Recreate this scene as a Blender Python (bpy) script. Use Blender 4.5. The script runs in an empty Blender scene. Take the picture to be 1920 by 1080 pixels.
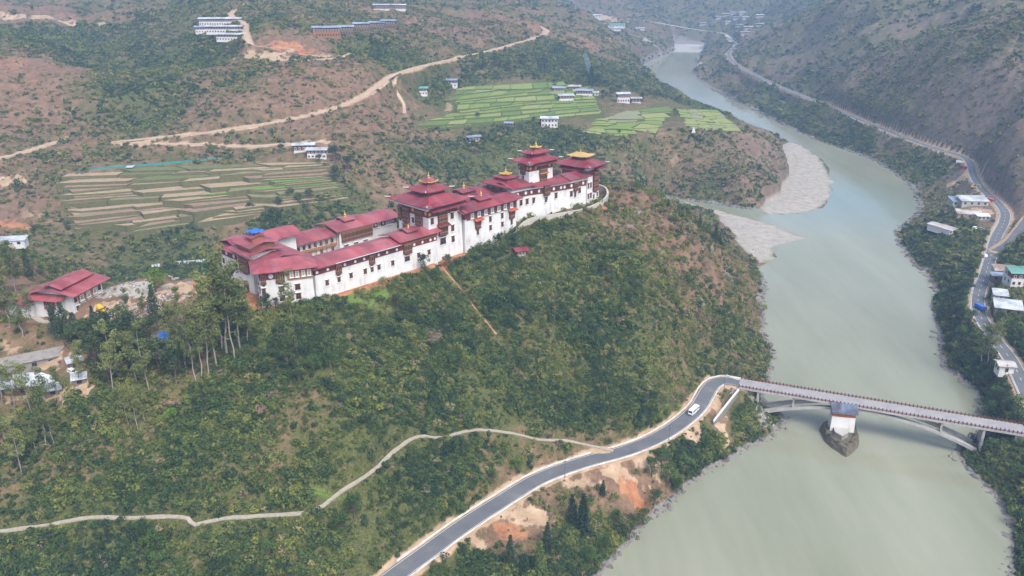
import bpy, bmesh, math, random
import numpy as np
from mathutils import Vector, Matrix

scene = bpy.context.scene
COL = scene.collection
R = math.radians

# ---------------------------------------------------------------- camera
CAM_Z, FPX, PITCH = 195.0, 1600.0, R(20.9)
cam_data = bpy.data.cameras.new('camera')
cam = bpy.data.objects.new('camera', cam_data)
COL.objects.link(cam)
cam.location = (0, 0, CAM_Z)
cam.rotation_euler = (R(90) - PITCH, 0, 0)
cam_data.sensor_width = 36.0
cam_data.lens = 36.0 * FPX / 1920.0
cam_data.clip_start = 1.0
cam_data.clip_end = 20000.0
scene.camera = cam

# ---------------------------------------------------------------- sky, sun, exposure
SUN_EL, SUN_AZ = R(52), R(150)          # azimuth clockwise from +Y
world = bpy.data.worlds.new('World')
scene.world = world
world.use_nodes = True
wn = world.node_tree
wn.nodes.clear()
sky = wn.nodes.new('ShaderNodeTexSky')
sky.sky_type = 'NISHITA'
sky.sun_disc = False
sky.sun_elevation = SUN_EL
sky.sun_rotation = SUN_AZ
sky.air_density = 1.0
sky.dust_density = 4.0
sky.ozone_density = 1.0
hs = wn.nodes.new('ShaderNodeHueSaturation')
hs.inputs['Saturation'].default_value = 0.68
bg = wn.nodes.new('ShaderNodeBackground')
bg.inputs['Strength'].default_value = 0.15
wo = wn.nodes.new('ShaderNodeOutputWorld')
wn.links.new(sky.outputs['Color'], hs.inputs['Color'])
wn.links.new(hs.outputs['Color'], bg.inputs['Color'])
wn.links.new(bg.outputs['Background'], wo.inputs['Surface'])

sun_data = bpy.data.lights.new('sun', 'SUN')
sun_data.energy = 1.5
sun_data.angle = R(28)
sun_data.color = (1.0, 0.975, 0.94)
sun = bpy.data.objects.new('sun', sun_data)
COL.objects.link(sun)
sdir = Vector((math.sin(SUN_AZ) * math.cos(SUN_EL), math.cos(SUN_AZ) * math.cos(SUN_EL), math.sin(SUN_EL)))
sun.rotation_euler = sdir.to_track_quat('Z', 'Y').to_euler()

vs = scene.view_settings
vs.view_transform = 'Standard'
vs.look = 'None'
vs.exposure = 1.08
vs.gamma = 1.0
scene.cycles.use_denoising = True
scene.cycles.max_bounces = 6
scene.cycles.diffuse_bounces = 2
scene.cycles.glossy_bounces = 2
scene.cycles.transparent_max_bounces = 6
scene.cycles.volume_bounces = 0

# ---------------------------------------------------------------- maths helpers
SP, CP = math.sin(PITCH), math.cos(PITCH)

def ray(px, py):
    u = (px - 960.0) / FPX
    v = (540.0 - py) / FPX
    return np.array([u, CP + v * SP, -SP + v * CP])

def at(px, py, z):
    """world point seen at a photo pixel, at height z"""
    d = ray(px, py)
    t = (z - CAM_Z) / d[2]
    return np.array([d[0] * t, d[1] * t, z])

def sstep(a, b, x):
    t = np.clip((x - a) / (b - a), 0, 1)
    return t * t * (3 - 2 * t)

def _hash(ix, iy, seed):
    n = (ix.astype(np.int64) * 374761393 + iy.astype(np.int64) * 668265263 + seed * 1442695041) & 0x7fffffff
    n = ((n ^ (n >> 13)) * 1274126177) & 0x7fffffff
    return ((n ^ (n >> 16)) & 0xffff) / 65535.0

def vnoise(x, y, seed=0):
    x0, y0 = np.floor(x), np.floor(y)
    fx, fy = x - x0, y - y0
    fx = fx * fx * fx * (fx * (fx * 6 - 15) + 10)
    fy = fy * fy * fy * (fy * (fy * 6 - 15) + 10)
    a = _hash(x0, y0, seed); b = _hash(x0 + 1, y0, seed)
    c = _hash(x0, y0 + 1, seed); d = _hash(x0 + 1, y0 + 1, seed)
    return (a + (b - a) * fx) * (1 - fy) + (c + (d - c) * fx) * fy

def fbm(x, y, octs=4, seed=0, gain=0.5):
    s, amp, tot = 0.0, 1.0, 0.0
    for o in range(octs):
        ca, sa = math.cos(o * 1.3 + .4), math.sin(o * 1.3 + .4)
        s = s + amp * vnoise((x * ca - y * sa) * 2 ** o + 17.3 * o, (x * sa + y * ca) * 2 ** o - 9.1 * o, seed + o)
        tot += amp; amp *= gain
    return s / tot

def catmull(pts, step):
    P = np.array(pts, float)
    n = len(P)
    out = []
    for i in range(n - 1):
        p0 = P[max(i - 1, 0)]; p1 = P[i]; p2 = P[i + 1]; p3 = P[min(i + 2, n - 1)]
        k = max(2, int(np.linalg.norm(p2 - p1) / step))
        for j in range(k):
            t = j / k
            out.append(0.5 * ((2 * p1) + (-p0 + p2) * t + (2 * p0 - 5 * p1 + 4 * p2 - p3) * t * t
                              + (-p0 + 3 * p1 - 3 * p2 + p3) * t ** 3))
    out.append(P[-1])
    return np.array(out)

def poly_dist(X, Y, P, closed=False):
    """distance to a polyline, plus value of its 3rd coordinate at the nearest point"""
    n = len(P)
    best = np.full(X.shape, 1e18)
    zb = np.zeros(X.shape)
    m = n if closed else n - 1
    for i in range(m):
        a = P[i]; b = P[(i + 1) % n]
        dx, dy = b[0] - a[0], b[1] - a[1]
        L2 = dx * dx + dy * dy + 1e-9
        t = np.clip(((X - a[0]) * dx + (Y - a[1]) * dy) / L2, 0, 1)
        d2 = (X - a[0] - t * dx) ** 2 + (Y - a[1] - t * dy) ** 2
        k = d2 < best
        best = np.where(k, d2, best)
        if len(a) > 2:
            zb = np.where(k, a[2] + t * (b[2] - a[2]), zb)
    return np.sqrt(best), zb

def inside(X, Y, P):
    c = np.zeros(X.shape, bool)
    n = len(P)
    for i in range(n):
        x1, y1 = P[i][0], P[i][1]; x2, y2 = P[(i + 1) % n][0], P[(i + 1) % n][1]
        if y1 == y2:
            continue
        k = ((y1 > Y) != (y2 > Y)) & (X < (x2 - x1) * (Y - y1) / (y2 - y1) + x1)
        c ^= k
    return c

def sdist(X, Y, P):
    d, _ = poly_dist(X, Y, P, True)
    return np.where(inside(X, Y, P), -d, d)

# ---------------------------------------------------------------- terrain: surveyed points (photo x, photo y, height)
def A(lst):
    return [at(*p) for p in lst]

# axis of the fortress
AX = np.array([math.sin(R(44)), math.cos(R(44))])     # along the ridge
BX = np.array([-AX[1], AX[0]])                        # towards the back
CORNER = at(588, 562, 69.0)
def dz(s, w, z=0.0):
    p = CORNER[:2] + AX * s + BX * w
    return np.array([p[0], p[1], z])

bank_left = [(1085,1115),(1120,1080),(1180,1012),(1250,952),(1300,905),(1380,852),(1450,818),(1476,792),(1464,772),
             (1438,762),(1434,742),(1438,715),(1450,682),(1446,645),(1432,622),(1429,580),(1432,545),(1432,520),(1421,500)]
bar_a = [(1421,500),(1455,484),(1452,468),(1470,456),(1508,448),(1470,430),(1425,414),(1370,400),(1330,389),(1287,384),(1230,376)]
trib_up = [(1225,362),(1262,370),(1300,377),(1350,384),(1392,391),(1425,391)]
bar_b = [(1425,391),(1440,402),(1490,400),(1535,392),(1553,370),(1560,340),(1545,305),(1505,274),(1478,266)]
up_left = [(1455,262),(1400,243),(1330,226),(1262,206),(1215,172),(1190,150),(1192,138),(1215,120),(1256,104),(1266,90),(1262,82)]
up_right = [(1322,83),(1316,95),(1312,110),(1296,128),(1300,146),(1330,165),(1400,199),(1500,249),(1560,273),(1640,302),(1698,340),
            (1726,386),(1706,410),(1684,432),(1682,452),(1700,482),(1722,504),(1748,530),(1752,560),(1750,592),(1760,622),(1764,664),(1772,692),
            (1818,722),(1836,752),(1836,785),(1830,820),(1793,838),(1812,875),(1850,916),(1876,950),(1896,1000),(1892,1080),(1890,1130)]
RIVER = []
for chain in (bank_left, bar_a, trib_up, bar_b, up_left, up_right):
    pts = [at(x, y, 0.0)[:2] for x, y in chain]
    for k in range(len(pts)):
        RIVER.append(pts[k])
        if k < len(pts) - 1 and np.linalg.norm(pts[k + 1]) < 1300:
            p0 = pts[max(k - 1, 0)]; p3 = pts[min(k + 2, len(pts) - 1)]
            RIVER.append((9 * (pts[k] + pts[k + 1]) - p0 - p3) / 16)
RIVER = np.array(RIVER)
BAR_A = np.array([at(x, y, 0.0)[:2] for x, y in bar_a[:-1] + [(1270,370),(1330,392),(1380,450)]])
BAR_B = np.array([at(x, y, 0.0)[:2] for x, y in bar_b + [(1455,280),(1474,335),(1462,360),(1430,384)]])

road_main = [(640,1160,14.5),(740,1080,14),(800,1036,14),(870,985,13.6),(940,940,13.3),(1010,898,13),(1090,868,13),(1170,846,13),
             (1230,822,13),(1275,794,13),(1308,765,13.3),(1322,742,13.6),(1335,722,13.8),(1356,713,14),(1388,718,14),(1394,719,14)]
road_right = [(1362,70,34),(1380,84,30),(1366,100,28),(1380,120,27),(1420,142,26),(1470,165,25),(1530,189,25),(1600,220,24),(1680,252,23),(1750,277,22),
              (1800,292,21),(1818,305,20.5),(1826,330,20),(1842,355,19.5),(1868,378,19),(1884,398,18.5),(1882,418,18),(1868,445,17.5),(1858,480,17),(1848,515,16.5),
              (1836,548,16),(1834,575,16),(1842,600,15.5),(1866,636,15),(1896,676,14.5),(1925,735,14.2),(1950,790,14)]
road_right_spur = [(1866,470,17.5),(1890,456,19),(1908,434,21),(1930,405,25)]
road_dirt = [(-60,310,60),(0,297,60),(60,280,62),(120,262,64),(170,248,66),(232,242,69)]
road_dirt_up = [(218,266,66),(300,257,68),(380,249,70),(450,240,72.5),(520,228,75.5),(580,216,78),(640,199,82),(690,175,88),(720,152,94),(745,137,98),
                (800,121,98),(860,108,95),(920,94,95),(975,79,98),(1012,68,100),(1024,57,102),(1008,47,106)]
road_dirt_low = [(232,267,66),(300,270,65),(380,270,64),(440,275,63),(500,272,63.5),(560,268,64.5),(612,266,65.5)]
road_dirt_spur = [(742,140,97),(740,158,90),(745,175,82),(757,195,74),(758,212,68)]
road_school = [(536,0,150),(490,13,143),(446,18,140),(434,30,137),(458,44,133),(462,65,129),(470,82,125),(500,88,121),(548,92,118),
               (530,100,117),(486,108,114.5),(560,113,113),(640,107,113),(655,100,114)]
road_far = [(1140,31,62),(1190,36,58),(1240,44,52),(1290,53,46),(1340,60,40),(1360,64,36),(1372,80,31)]
road_far_b = [(1230,57,35),(1262,66,26),(1282,73,15)]
road_cut = [(-40,36,118),(60,28,120),(160,36,117),(260,42,116),(350,46,118)]
path_foot = [(-40,996,28),(0,996,28),(90,984,29),(170,970,30),(250,971,30),(320,968,30.5),(352,972,30.5),(366,983,29.8),(420,972,30.5),(500,966,31),(585,958,31.5),
             (640,922,33),(700,882,34.5),(740,845,35),(784,818,35),(830,820,32),(890,806,30),(960,812,25.5),(1010,824,20.5),(1060,826,17.5),(1110,836,14.5),(1150,845,13.2)]
path_slope = [(822,492,67.8),(845,520,64),(870,550,60),(900,590,55),(930,626,51)]
track_house = [(60,590,66),(78,602,65),(106,602,65.5),(140,590,67)]

ctrl = []
ctrl += A([(x, y, 0.0) for x, y in bank_left + up_right + trib_up])
for rd in (road_main, road_right, road_dirt, road_dirt_up, road_dirt_low, road_dirt_spur, road_school, road_far, path_foot, path_slope):
    ctrl += A(rd)
# the near hill
ctrl += A([(600,1080,17),(600,1020,24),(600,820,45),(600,700,56),(600,620,63.5),
           (370,1080,19),(370,850,44),(370,720,57),(370,620,67),(370,560,71.5),(370,520,72),(300,545,71),(300,510,71),
           (200,1080,19),(200,850,43),(200,740,55),(200,640,63),(240,590,68),
           (0,1080,18),(0,850,41),(0,740,53),(60,690,57.5),(100,690,58),(60,640,62),(140,660,60.5),(100,580,68),(180,560,70),(100,530,69.5),(50,490,65),(0,450,60),(-60,560,66),(-60,700,57),
           (800,960,21),(800,880,28),(800,700,48),(800,600,58),(700,820,43),(700,700,52.5),(700,600,60.5),
           (900,900,19),(900,720,42),(900,640,50),(900,540,61),
           (1000,860,16),(1000,700,36),(1000,600,52),(1000,500,64),
           (1100,780,21),(1100,700,32),(1100,600,48),(1100,500,61),(1100,430,71),
           (1200,800,18),(1200,700,32),(1200,600,48),(1200,500,62),(1200,420,68),
           (1290,720,17),(1290,620,34),(1290,520,48),(1290,450,57),(1280,394,61),
           (1340,640,22),(1350,560,32),(1308,412,57),(1355,455,43),(1394,492,24),(1420,516,9),(1400,600,14),(1400,680,9),(1425,690,4)])
# the far side of the ridge nose falls away behind its skyline
for px_, py_, z_ in ((1165,340,75),(1215,354,72),(1280,392,61),(1308,410,56),(1355,452,42),(1394,490,23)):
    q_ = at(px_, py_, z_)
    for e_, dr_ in ((1.05, 13), (1.12, 34)):
        ctrl.append(np.array([q_[0] * e_, q_[1] * e_, max(CAM_Z - (CAM_Z - z_) * e_ - dr_, 2.0)]))
# road-to-river strip
ctrl += A([(950,1070,9),(1000,1010,10),(1060,950,10.5),(1080,1040,3),(1130,900,11.5),(1180,960,4),(1230,860,11),(1290,840,9),(1340,800,11),(1390,770,9),(1430,790,4),(1350,850,3)])
# fortress platform (world, along/behind)
for s, zz in ((-14,70.5),(3,69),(20,68.8),(40,68.8),(62,69),(84,70),(105,73)):
    for w in (14, 28, 42, 50):
        ctrl.append(dz(s, w, zz + w * 0.02))
# back of the ridge
for s, z1 in ((-25,64),(20,62),(70,62),(120,64),(170,66)):
    ctrl.append(dz(s, 64, z1)); ctrl.append(dz(s, 92, 38)); ctrl.append(dz(s, 122, 18))
ctrl += A([(492,576,69),(560,568,68.6),(600,563,68.3),(650,547,68),(740,521,67.8),(820,490,68),(860,482,67.8),(900,471,68),(935,456,69.5),(960,432,73.5),(985,405,76),(1060,394,75.5),(1100,386,75),(1140,373,75.5),(1165,345,75),(1190,348,74)])
# hidden stream valley behind the ridge
ctrl += [np.array(p, float) for p in ((110,690,1),(30,650,2),(-60,585,4),(-150,520,8),(-240,470,16),(-340,440,30),(-430,430,48))]
# slope facing us behind the ridge, brown terraces
ctrl += A([(300,478,18),(450,440,24),(180,470,22),(60,430,34),(30,380,42),(60,330,51),(0,350,48),
           (180,432,30),(300,432,30),(400,424,31),(500,405,34),(620,362,42),(115,375,43),(170,317,55),(300,308,56),(400,304,57),(600,302,57),(350,370,43),(500,340,49),
           (700,372,34),(700,310,50),(660,280,60),(700,240,69),(800,335,38),(800,292,45),(900,300,40),(900,262,49),(1000,268,45),(1080,280,40),(1200,300,31),(1200,264,45.5),(1160,260,47),(1110,264,46)])
# plateau with green fields
ctrl += A([(780,242,57),(900,236,55),(1000,228,54),(1100,246,50),(1230,258,44.5),(1300,250,46),(1385,246,45),(1392,228,45),(1300,215,47),(1260,200,50),
           (780,190,70),(850,160,73),(900,190,63),(1000,146,71),(1000,185,62),(1060,180,61),(1100,152,67),(1180,188,56),(1130,210,55),
           (1300,300,28),(1250,330,13),(1300,350,8),(1400,330,23),(1400,370,7),(1440,270,34),(1466,310,14),(1474,335,3),(1440,380,2),(1350,372,5)])
# left hills
ctrl += A([(560,150,102),(560,100,116),(430,52,133),(430,0,149),(700,60,127),(700,118,110),(730,12,137),(640,240,71.5),(450,180,92),(400,120,104),(330,200,82),(330,110,104),(400,70,122),
           (250,232,73),(230,150,85),(150,92,99),(280,80,106),(0,62,127),(60,80,121),(110,115,110),(165,165,96),(185,215,82),(100,200,84),(0,200,86),
           (200,20,126),(330,20,136),(0,4,139),(150,0,138),(850,60,113),(850,20,126),(900,130,81),(950,110,89),(1000,30,112),(1000,0,128),
           (1100,105,71),(1150,128,68),(1190,105,52),(1100,62,88),(1100,20,108),(1200,75,38),(1240,90,20),(1060,125,75)])
# far
ctrl += A([(1200,20,72),(1300,30,62),(1300,5,92),(1150,12,80),(1400,45,50),(1400,10,95),(1450,60,62),(1300,72,22),(1340,100,14)])
# right mountain
ctrl += A([(1500,100,55),(1500,20,112),(1600,140,62),(1600,60,100),(1600,0,138),(1700,190,56),(1700,110,88),(1700,30,125),(1800,230,52),(1800,150,84),(1800,60,124),(1800,0,145),
           (1900,300,48),(1900,220,72),(1900,120,104),(1900,0,154),(1915,440,26),(1915,520,22),(1915,600,19)])
# right bank between road and river
ctrl += A([(1450,190,10),(1600,255,10),(1700,300,11),(1780,330,15),(1800,380,17),(1790,430,16.5),(1760,400,10),(1720,450,6),(1780,480,12),(1800,540,11),(1790,640,8),(1830,680,9),
           (1880,730,11),(1875,800,8),(1900,850,10),(1900,920,7)])
# outside the frame
ctrl += [np.array(p, float) for p in ((900,700,260),(650,400,110),(420,250,48),(330,160,28),(300,320,26),(620,650,110),(-380,300,58),(-500,480,82),(-700,800,150),(-300,180,18),(-150,130,5),(0,130,2),
         (130,130,-6),(220,130,-4),(320,60,15),(-900,1500,230),(-500,2400,210),(0,2800,190),(450,3600,210),(900,3200,300),(1300,2400,420),(1200,1500,330),(1100,1000,310),(-300,3800,300),(600,4800,420),(1800,4800,560),(-1500,4500,500),
         (-1500,1500,350),(2200,2500,600),(1800,1000,480))]
# level-ish ground under the terraced fields: corners of each field block
PQUADS = [[(850,164,72.5),(1100,150,68),(1128,212,55.2),(775,243,57)], [(1110,207,55),(1262,200,50),(1222,262,45.8),(1090,248,50)],
          [(1268,204,49),(1345,206,46.5),(1392,246,45),(1290,243,46)], [(120,318,54.5),(606,302,57),(650,378,38.5),(140,450,26.5)]]
for q in PQUADS:
    a_, b_, c_, d_ = [np.array(p, float) for p in q]
    for u in (.06, .3, .55, .8, .94):
        for v in (.1, .4, .7, .93):
            ctrl.append(at(*((a_ * (1 - u) + b_ * u) * (1 - v) + (d_ * (1 - u) + c_ * u) * v)))
ctrl = np.array(ctrl)

# thin out near-duplicates
keep = []
for i, p in enumerate(ctrl):
    D = math.hypot(p[0], p[1])
    if all((p[0] - ctrl[j][0]) ** 2 + (p[1] - ctrl[j][1]) ** 2 > (0.008 * D) ** 2 for j in keep):
        keep.append(i)
ctrl = ctrl[keep]
CX, CY, CZ = ctrl[:, 0], ctrl[:, 1], ctrl[:, 2]
CC = (0.012 * np.hypot(CX, CY)) ** 2
_M = np.sqrt((CX[:, None] - CX) ** 2 + (CY[:, None] - CY) ** 2 + CC[None, :])
_n = len(CX)
_lam = 0.004 * np.hypot(CX, CY)
_S = np.zeros((_n + 3, _n + 3))
_S[:_n, :_n] = _M - np.diag(_lam)
_S[:_n, _n] = 1; _S[:_n, _n + 1] = CX / 1000; _S[:_n, _n + 2] = CY / 1000
_S[_n:, :_n] = _S[:_n, _n:].T
RBF_W = np.linalg.lstsq(_S, np.concatenate([CZ, [0, 0, 0]]), rcond=None)[0]

def rbf(X, Y):
    out = np.empty(X.shape)
    xf, yf, of = X.ravel(), Y.ravel(), out.ravel()
    for i in range(0, len(xf), 20000):
        x = xf[i:i + 20000, None]; y = yf[i:i + 20000, None]
        of[i:i + 20000] = np.sqrt((x - CX) ** 2 + (y - CY) ** 2 + CC) @ RBF_W[:_n] + RBF_W[_n] + x[:, 0] / 1000 * RBF_W[_n + 1] + y[:, 0] / 1000 * RBF_W[_n + 2]
    return of.reshape(X.shape)

_keep = {}
NA, NR = 680, 760
# name: (points, half width, blend)
ROADS = {
    'road_main': (catmull(A(road_main), 4), 3.9, 4),
    'road_right': (catmull(A(road_right), 6), 3.9, 6),
    'road_right_spur': (catmull(A(road_right_spur), 6), 2.6, 4),
    'road_dirt': (catmull(A(road_dirt), 8), 2.6, 5),
    'road_dirt_up': (catmull(A(road_dirt_up), 8), 3.0, 6),
    'road_dirt_low': (catmull(A(road_dirt_low), 8), 2.0, 4),
    'road_dirt_spur': (catmull(A(road_dirt_spur), 8), 1.8, 4),
    'road_school': (catmull(A(road_school), 8), 2.6, 6),
    'road_far': (catmull(A(road_far), 20), 5.0, 12),
    'road_far_b': (catmull(A(road_far_b), 20), 4.0, 10),
    'road_cut': (catmull(A(road_cut), 20), 3.0, 10),
    'path_foot': (catmull(A(path_foot), 3), 0.95, 2.0),
    'path_slope': (catmull(A(path_slope), 4), 0.7, 1.5),
    'track_house': (catmull(A(track_house), 3), 1.3, 2.0),
}
FORT = np.array([dz(*p)[:2] for p in ((-21,8),(1,-1.6),(84,-1.6),(84,56),(16,57),(-16,54))])
PADDY_REGION = [np.array([at(*p)[:2] for p in q]) for q in (
    [(776,240,57),(835,205,66),(850,166,72.5),(1000,148,71),(1110,170,63),(1135,205,55.5),(1070,224,54),(900,236,55)],
    [(1092,248,50),(1120,220,54),(1180,200,54.5),(1262,200,50),(1300,212,47),(1250,222,47),(1215,245,46.5),(1220,262,46)],
    [(1268,206,49),(1330,205,46.8),(1388,222,45.2),(1386,246,45),(1296,242,46)],
    [(116,375,43),(160,320,54.5),(300,310,55.8),(400,306,56.8),(600,303,57),(640,352,44),(560,388,37),(480,405,33.5),(400,420,31.5),(300,430,30.3),(185,430,30.2)])]

def river_sd(X, Y):
    """distance to the waterline (negative in the water), with a ragged edge"""
    D = np.hypot(X, Y)
    k = 3.0 + D * .004
    return sdist(X, Y, RIVER) + (fbm(X / (2.4 * k), Y / (2.4 * k), 3, 61) - .5) * k

def bar_sd(X, Y, q):
    return sdist(X, Y, q) + (fbm(X / 16, Y / 16, 3, 62) - .5) * 9

def height(X, Y, fine=True):
    X = np.asarray(X, float); Y = np.asarray(Y, float)
    D = np.hypot(X, Y)
    H = rbf(X, Y)
    sd = river_sd(X, Y)
    if X.shape == (NR, NA): _keep['sd'] = sd
    away = sstep(0, 40, sd)
    # relief: gullies on the far hills, hummocks nearby
    far = sstep(450, 900, D)
    n1 = fbm(X / 150, Y / 150, 4, 3) - 0.5
    rid = 1 - np.abs(2 * fbm(X / 95 + 5, Y / 95, 3, 11) - 1)
    plat = np.ones_like(H)
    for q in PADDY_REGION:
        plat = np.minimum(plat, sstep(-5, 40, sdist(X, Y, q)))
    H = H + away * plat * far * (n1 * 30 + (rid - 0.8) * 26) * sstep(400, 1500, D)
    H = H + away * plat * (fbm(X / 28, Y / 28, 4, 21) - 0.5) * (3.2 + 3.5 * far)
    near = (1 - far) * sstep(3, 25, sdist(X, Y, FORT))
    gul = np.abs(2 * fbm((X * .8 + Y * .25) / 34, (Y * .8 - X * .25) / 60, 3, 51) - 1)
    H = H + away * plat * near * ((gul - .3) * 4.0 + (fbm(X / 10, Y / 10, 2, 52) - .5) * 1.6)
    if fine:
        H = H + away * plat * (fbm(X / 5, Y / 5, 3, 31) - 0.5) * 0.9
    # fortress platform
    fd = sdist(X, Y, FORT)
    H = 68.5 + (H - 68.5) * sstep(0, 6, fd)
    for q, low in zip(PADDY_REGION, (1.7, 1.7, 1.5, 3.2)):
        H = H - low * (1 - sstep(-6, -0.5, sdist(X, Y, q)))
    dead = sstep(0, 12, sd)
    H = np.where(sd > 0, np.maximum(0.25 + (H - 0.25) * dead, 0.12 + 0.06 * np.minimum(sd, 30)), H)
    for q, top in ((BAR_A, 1.5), (BAR_B, 1.7)):
        b = bar_sd(X, Y, q)
        H = np.where(b < 0, 0.03 + np.minimum(-b * 0.03, top) + 0.25 * (fbm(X / 9, Y / 9, 3, 41) - 0.3) * sstep(0, 8, -b), H)
    for nm, (P, hw, bl) in ROADS.items():
        m = hw + bl + 2
        k = (X > P[:, 0].min() - m) & (X < P[:, 0].max() + m) & (Y > P[:, 1].min() - m) & (Y < P[:, 1].max() + m)
        if not k.any():
            continue
        d, z = poly_dist(X[k], Y[k], P)
        h = H[k]
        t = sstep(hw + 0.9, hw + 0.9 + bl, d)
        H[k] = np.where(d < hw + 0.9 + bl, (z - 0.22) + (h - z + 0.22) * t, h)
    dry_bar = np.minimum(bar_sd(X, Y, BAR_A), bar_sd(X, Y, BAR_B)) < 0
    H = np.where((sd < 0) & ~dry_bar, -0.15 - 0.12 * np.minimum(-sd, 25), H)
    return H

# terrain grid: finer close by, coarser far away
ang = np.linspace(R(-44), R(44), NA)
rad = np.geomspace(112, 5200, NR)
GA, GR = np.meshgrid(ang, rad)
TX, TY = np.sin(GA) * GR, np.cos(GA) * GR
TZ = height(TX, TY)

def ground(X, Y):
    """height of the built terrain sheet"""
    X = np.asarray(X, float); Y = np.asarray(Y, float)
    u = np.clip((np.arctan2(X, Y) - ang[0]) / (ang[1] - ang[0]), 0, NA - 1.001)
    v = np.clip(np.log(np.hypot(X, Y) / rad[0]) / math.log(rad[1] / rad[0]), 0, NR - 1.001)
    i, j = u.astype(int), v.astype(int)
    fu, fv = u - i, v - j
    return (TZ[j, i] * (1 - fu) + TZ[j, i + 1] * fu) * (1 - fv) + (TZ[j + 1, i] * (1 - fu) + TZ[j + 1, i + 1] * fu) * fv

_ts = np.geomspace(120, 4500, 2400)
def hit(px, py):
    """ground point seen at a photo pixel"""
    d = ray(px, py)
    z = CAM_Z + d[2] * _ts
    g = ground(d[0] * _ts, d[1] * _ts)
    below = z < g
    k = max(1, int(np.argmax(below))) if below.any() else len(_ts) - 1
    f0, f1 = z[k - 1] - g[k - 1], z[k] - g[k]
    t = _ts[k - 1] + (_ts[k] - _ts[k - 1]) * min(max(f0 / (f0 - f1 + 1e-9), 0), 1)
    x, y = d[0] * t, d[1] * t
    return np.array([x, y, hz(x, y)])

def hz(x, y):
    return float(ground(np.array([x]), np.array([y]))[0])
# ---------------------------------------------------------------- materials
def new_mat(name):
    m = bpy.data.materials.new(name)
    m.use_nodes = True
    nt = m.node_tree
    b = nt.nodes['Principled BSDF']
    b.inputs['Specular IOR Level'].default_value = 0.25
    return m, nt, b

def node(nt, typ, **kw):
    n = nt.nodes.new(typ)
    for k, v in kw.items():
        if k.startswith('i_'):
            n.inputs[k[2:].replace('_', ' ')].default_value = v
        else:
            setattr(n, k, v)
    return n

def ramp(nt, fac, stops, interp='LINEAR'):
    n = nt.nodes.new('ShaderNodeValToRGB')
    cr = n.color_ramp
    cr.interpolation = interp
    while len(cr.elements) > 1:
        cr.elements.remove(cr.elements[-1])
    cr.elements[0].position = stops[0][0]
    cr.elements[0].color = (*stops[0][1], 1)
    for p, c in stops[1:]:
        e = cr.elements.new(p)
        e.color = (*c, 1)
    nt.links.new(fac, n.inputs['Fac'])
    return n.outputs['Color']

def mixc(nt, fac, a, b, mode='MIX'):
    n = nt.nodes.new('ShaderNodeMix')
    n.data_type = 'RGBA'
    n.blend_type = mode
    for sock, v in ((n.inputs[0], fac), (n.inputs[6], a), (n.inputs[7], b)):
        if hasattr(v, 'links'):
            nt.links.new(v, sock)
        elif isinstance(v, (int, float)):
            sock.default_value = v
        else:
            sock.default_value = (*v, 1)
    return n.outputs[2]

def mth(nt, op, a, b=0.0, clamp=False):
    n = nt.nodes.new('ShaderNodeMath')
    n.operation = op
    n.use_clamp = clamp
    for sock, v in ((n.inputs[0], a), (n.inputs[1], b)):
        if hasattr(v, 'links'):
            nt.links.new(v, sock)
        else:
            sock.default_value = v
    return n.outputs[0]

def noise(nt, scale, detail=4, rough=0.55, vec=None, coord='Object'):
    n = node(nt, 'ShaderNodeTexNoise')
    n.inputs['Scale'].default_value = scale
    n.inputs['Detail'].default_value = detail
    n.inputs['Roughness'].default_value = rough
    if vec is None:
        g = nt.nodes.get('geo_pos') or nt.nodes.new('ShaderNodeNewGeometry')
        g.name = 'geo_pos'
        vec = g.outputs['Position']
    nt.links.new(vec, n.inputs['Vector'])
    return n.outputs['Fac']

def bump(nt, b, h, strength=0.4, dist=0.1):
    n = node(nt, 'ShaderNodeBump')
    n.inputs['Strength'].default_value = strength
    n.inputs['Distance'].default_value = dist
    nt.links.new(h, n.inputs['Height'])
    nt.links.new(n.outputs['Normal'], b.inputs['Normal'])

MATS = {}
def plain(name, c, var=0.25, scale=0.6, rough=0.85, metallic=0.0, c2=None, spec=0.25, bmp=0.0):
    """a paint/plaster/metal colour with blotchy wear"""
    if name in MATS:
        return MATS[name]
    m, nt, b = new_mat(name)
    n1 = noise(nt, scale, 5, 0.6)
    n2 = noise(nt, scale * 7, 3, 0.6)
    f = mth(nt, 'ADD', mth(nt, 'MULTIPLY', n1, 0.65), mth(nt, 'MULTIPLY', n2, 0.35))
    lo = tuple(x * (1 - var) for x in c) if c2 is None else c2
    hi = tuple(min(1, x * (1 + var * 0.6)) for x in c)
    nt.links.new(ramp(nt, f, [(0.3, lo), (0.52, c), (0.72, hi)]), b.inputs['Base Color'])
    b.inputs['Roughness'].default_value = rough
    b.inputs['Metallic'].default_value = metallic
    b.inputs['Specular IOR Level'].default_value = spec
    if bmp:
        bump(nt, b, n2, bmp, 0.05)
    MATS[name] = m
    return m

# ---------------------------------------------------------------- object helpers
def link(o, parent=None):
    COL.objects.link(o)
    if parent is not None:
        o.parent = parent
    return o

def tag(o, label=None, cat=None, group=None, kind=None):
    if label: o['label'] = label
    if cat: o['category'] = cat
    if group: o['group'] = group
    if kind: o['kind'] = kind
    return o

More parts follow.
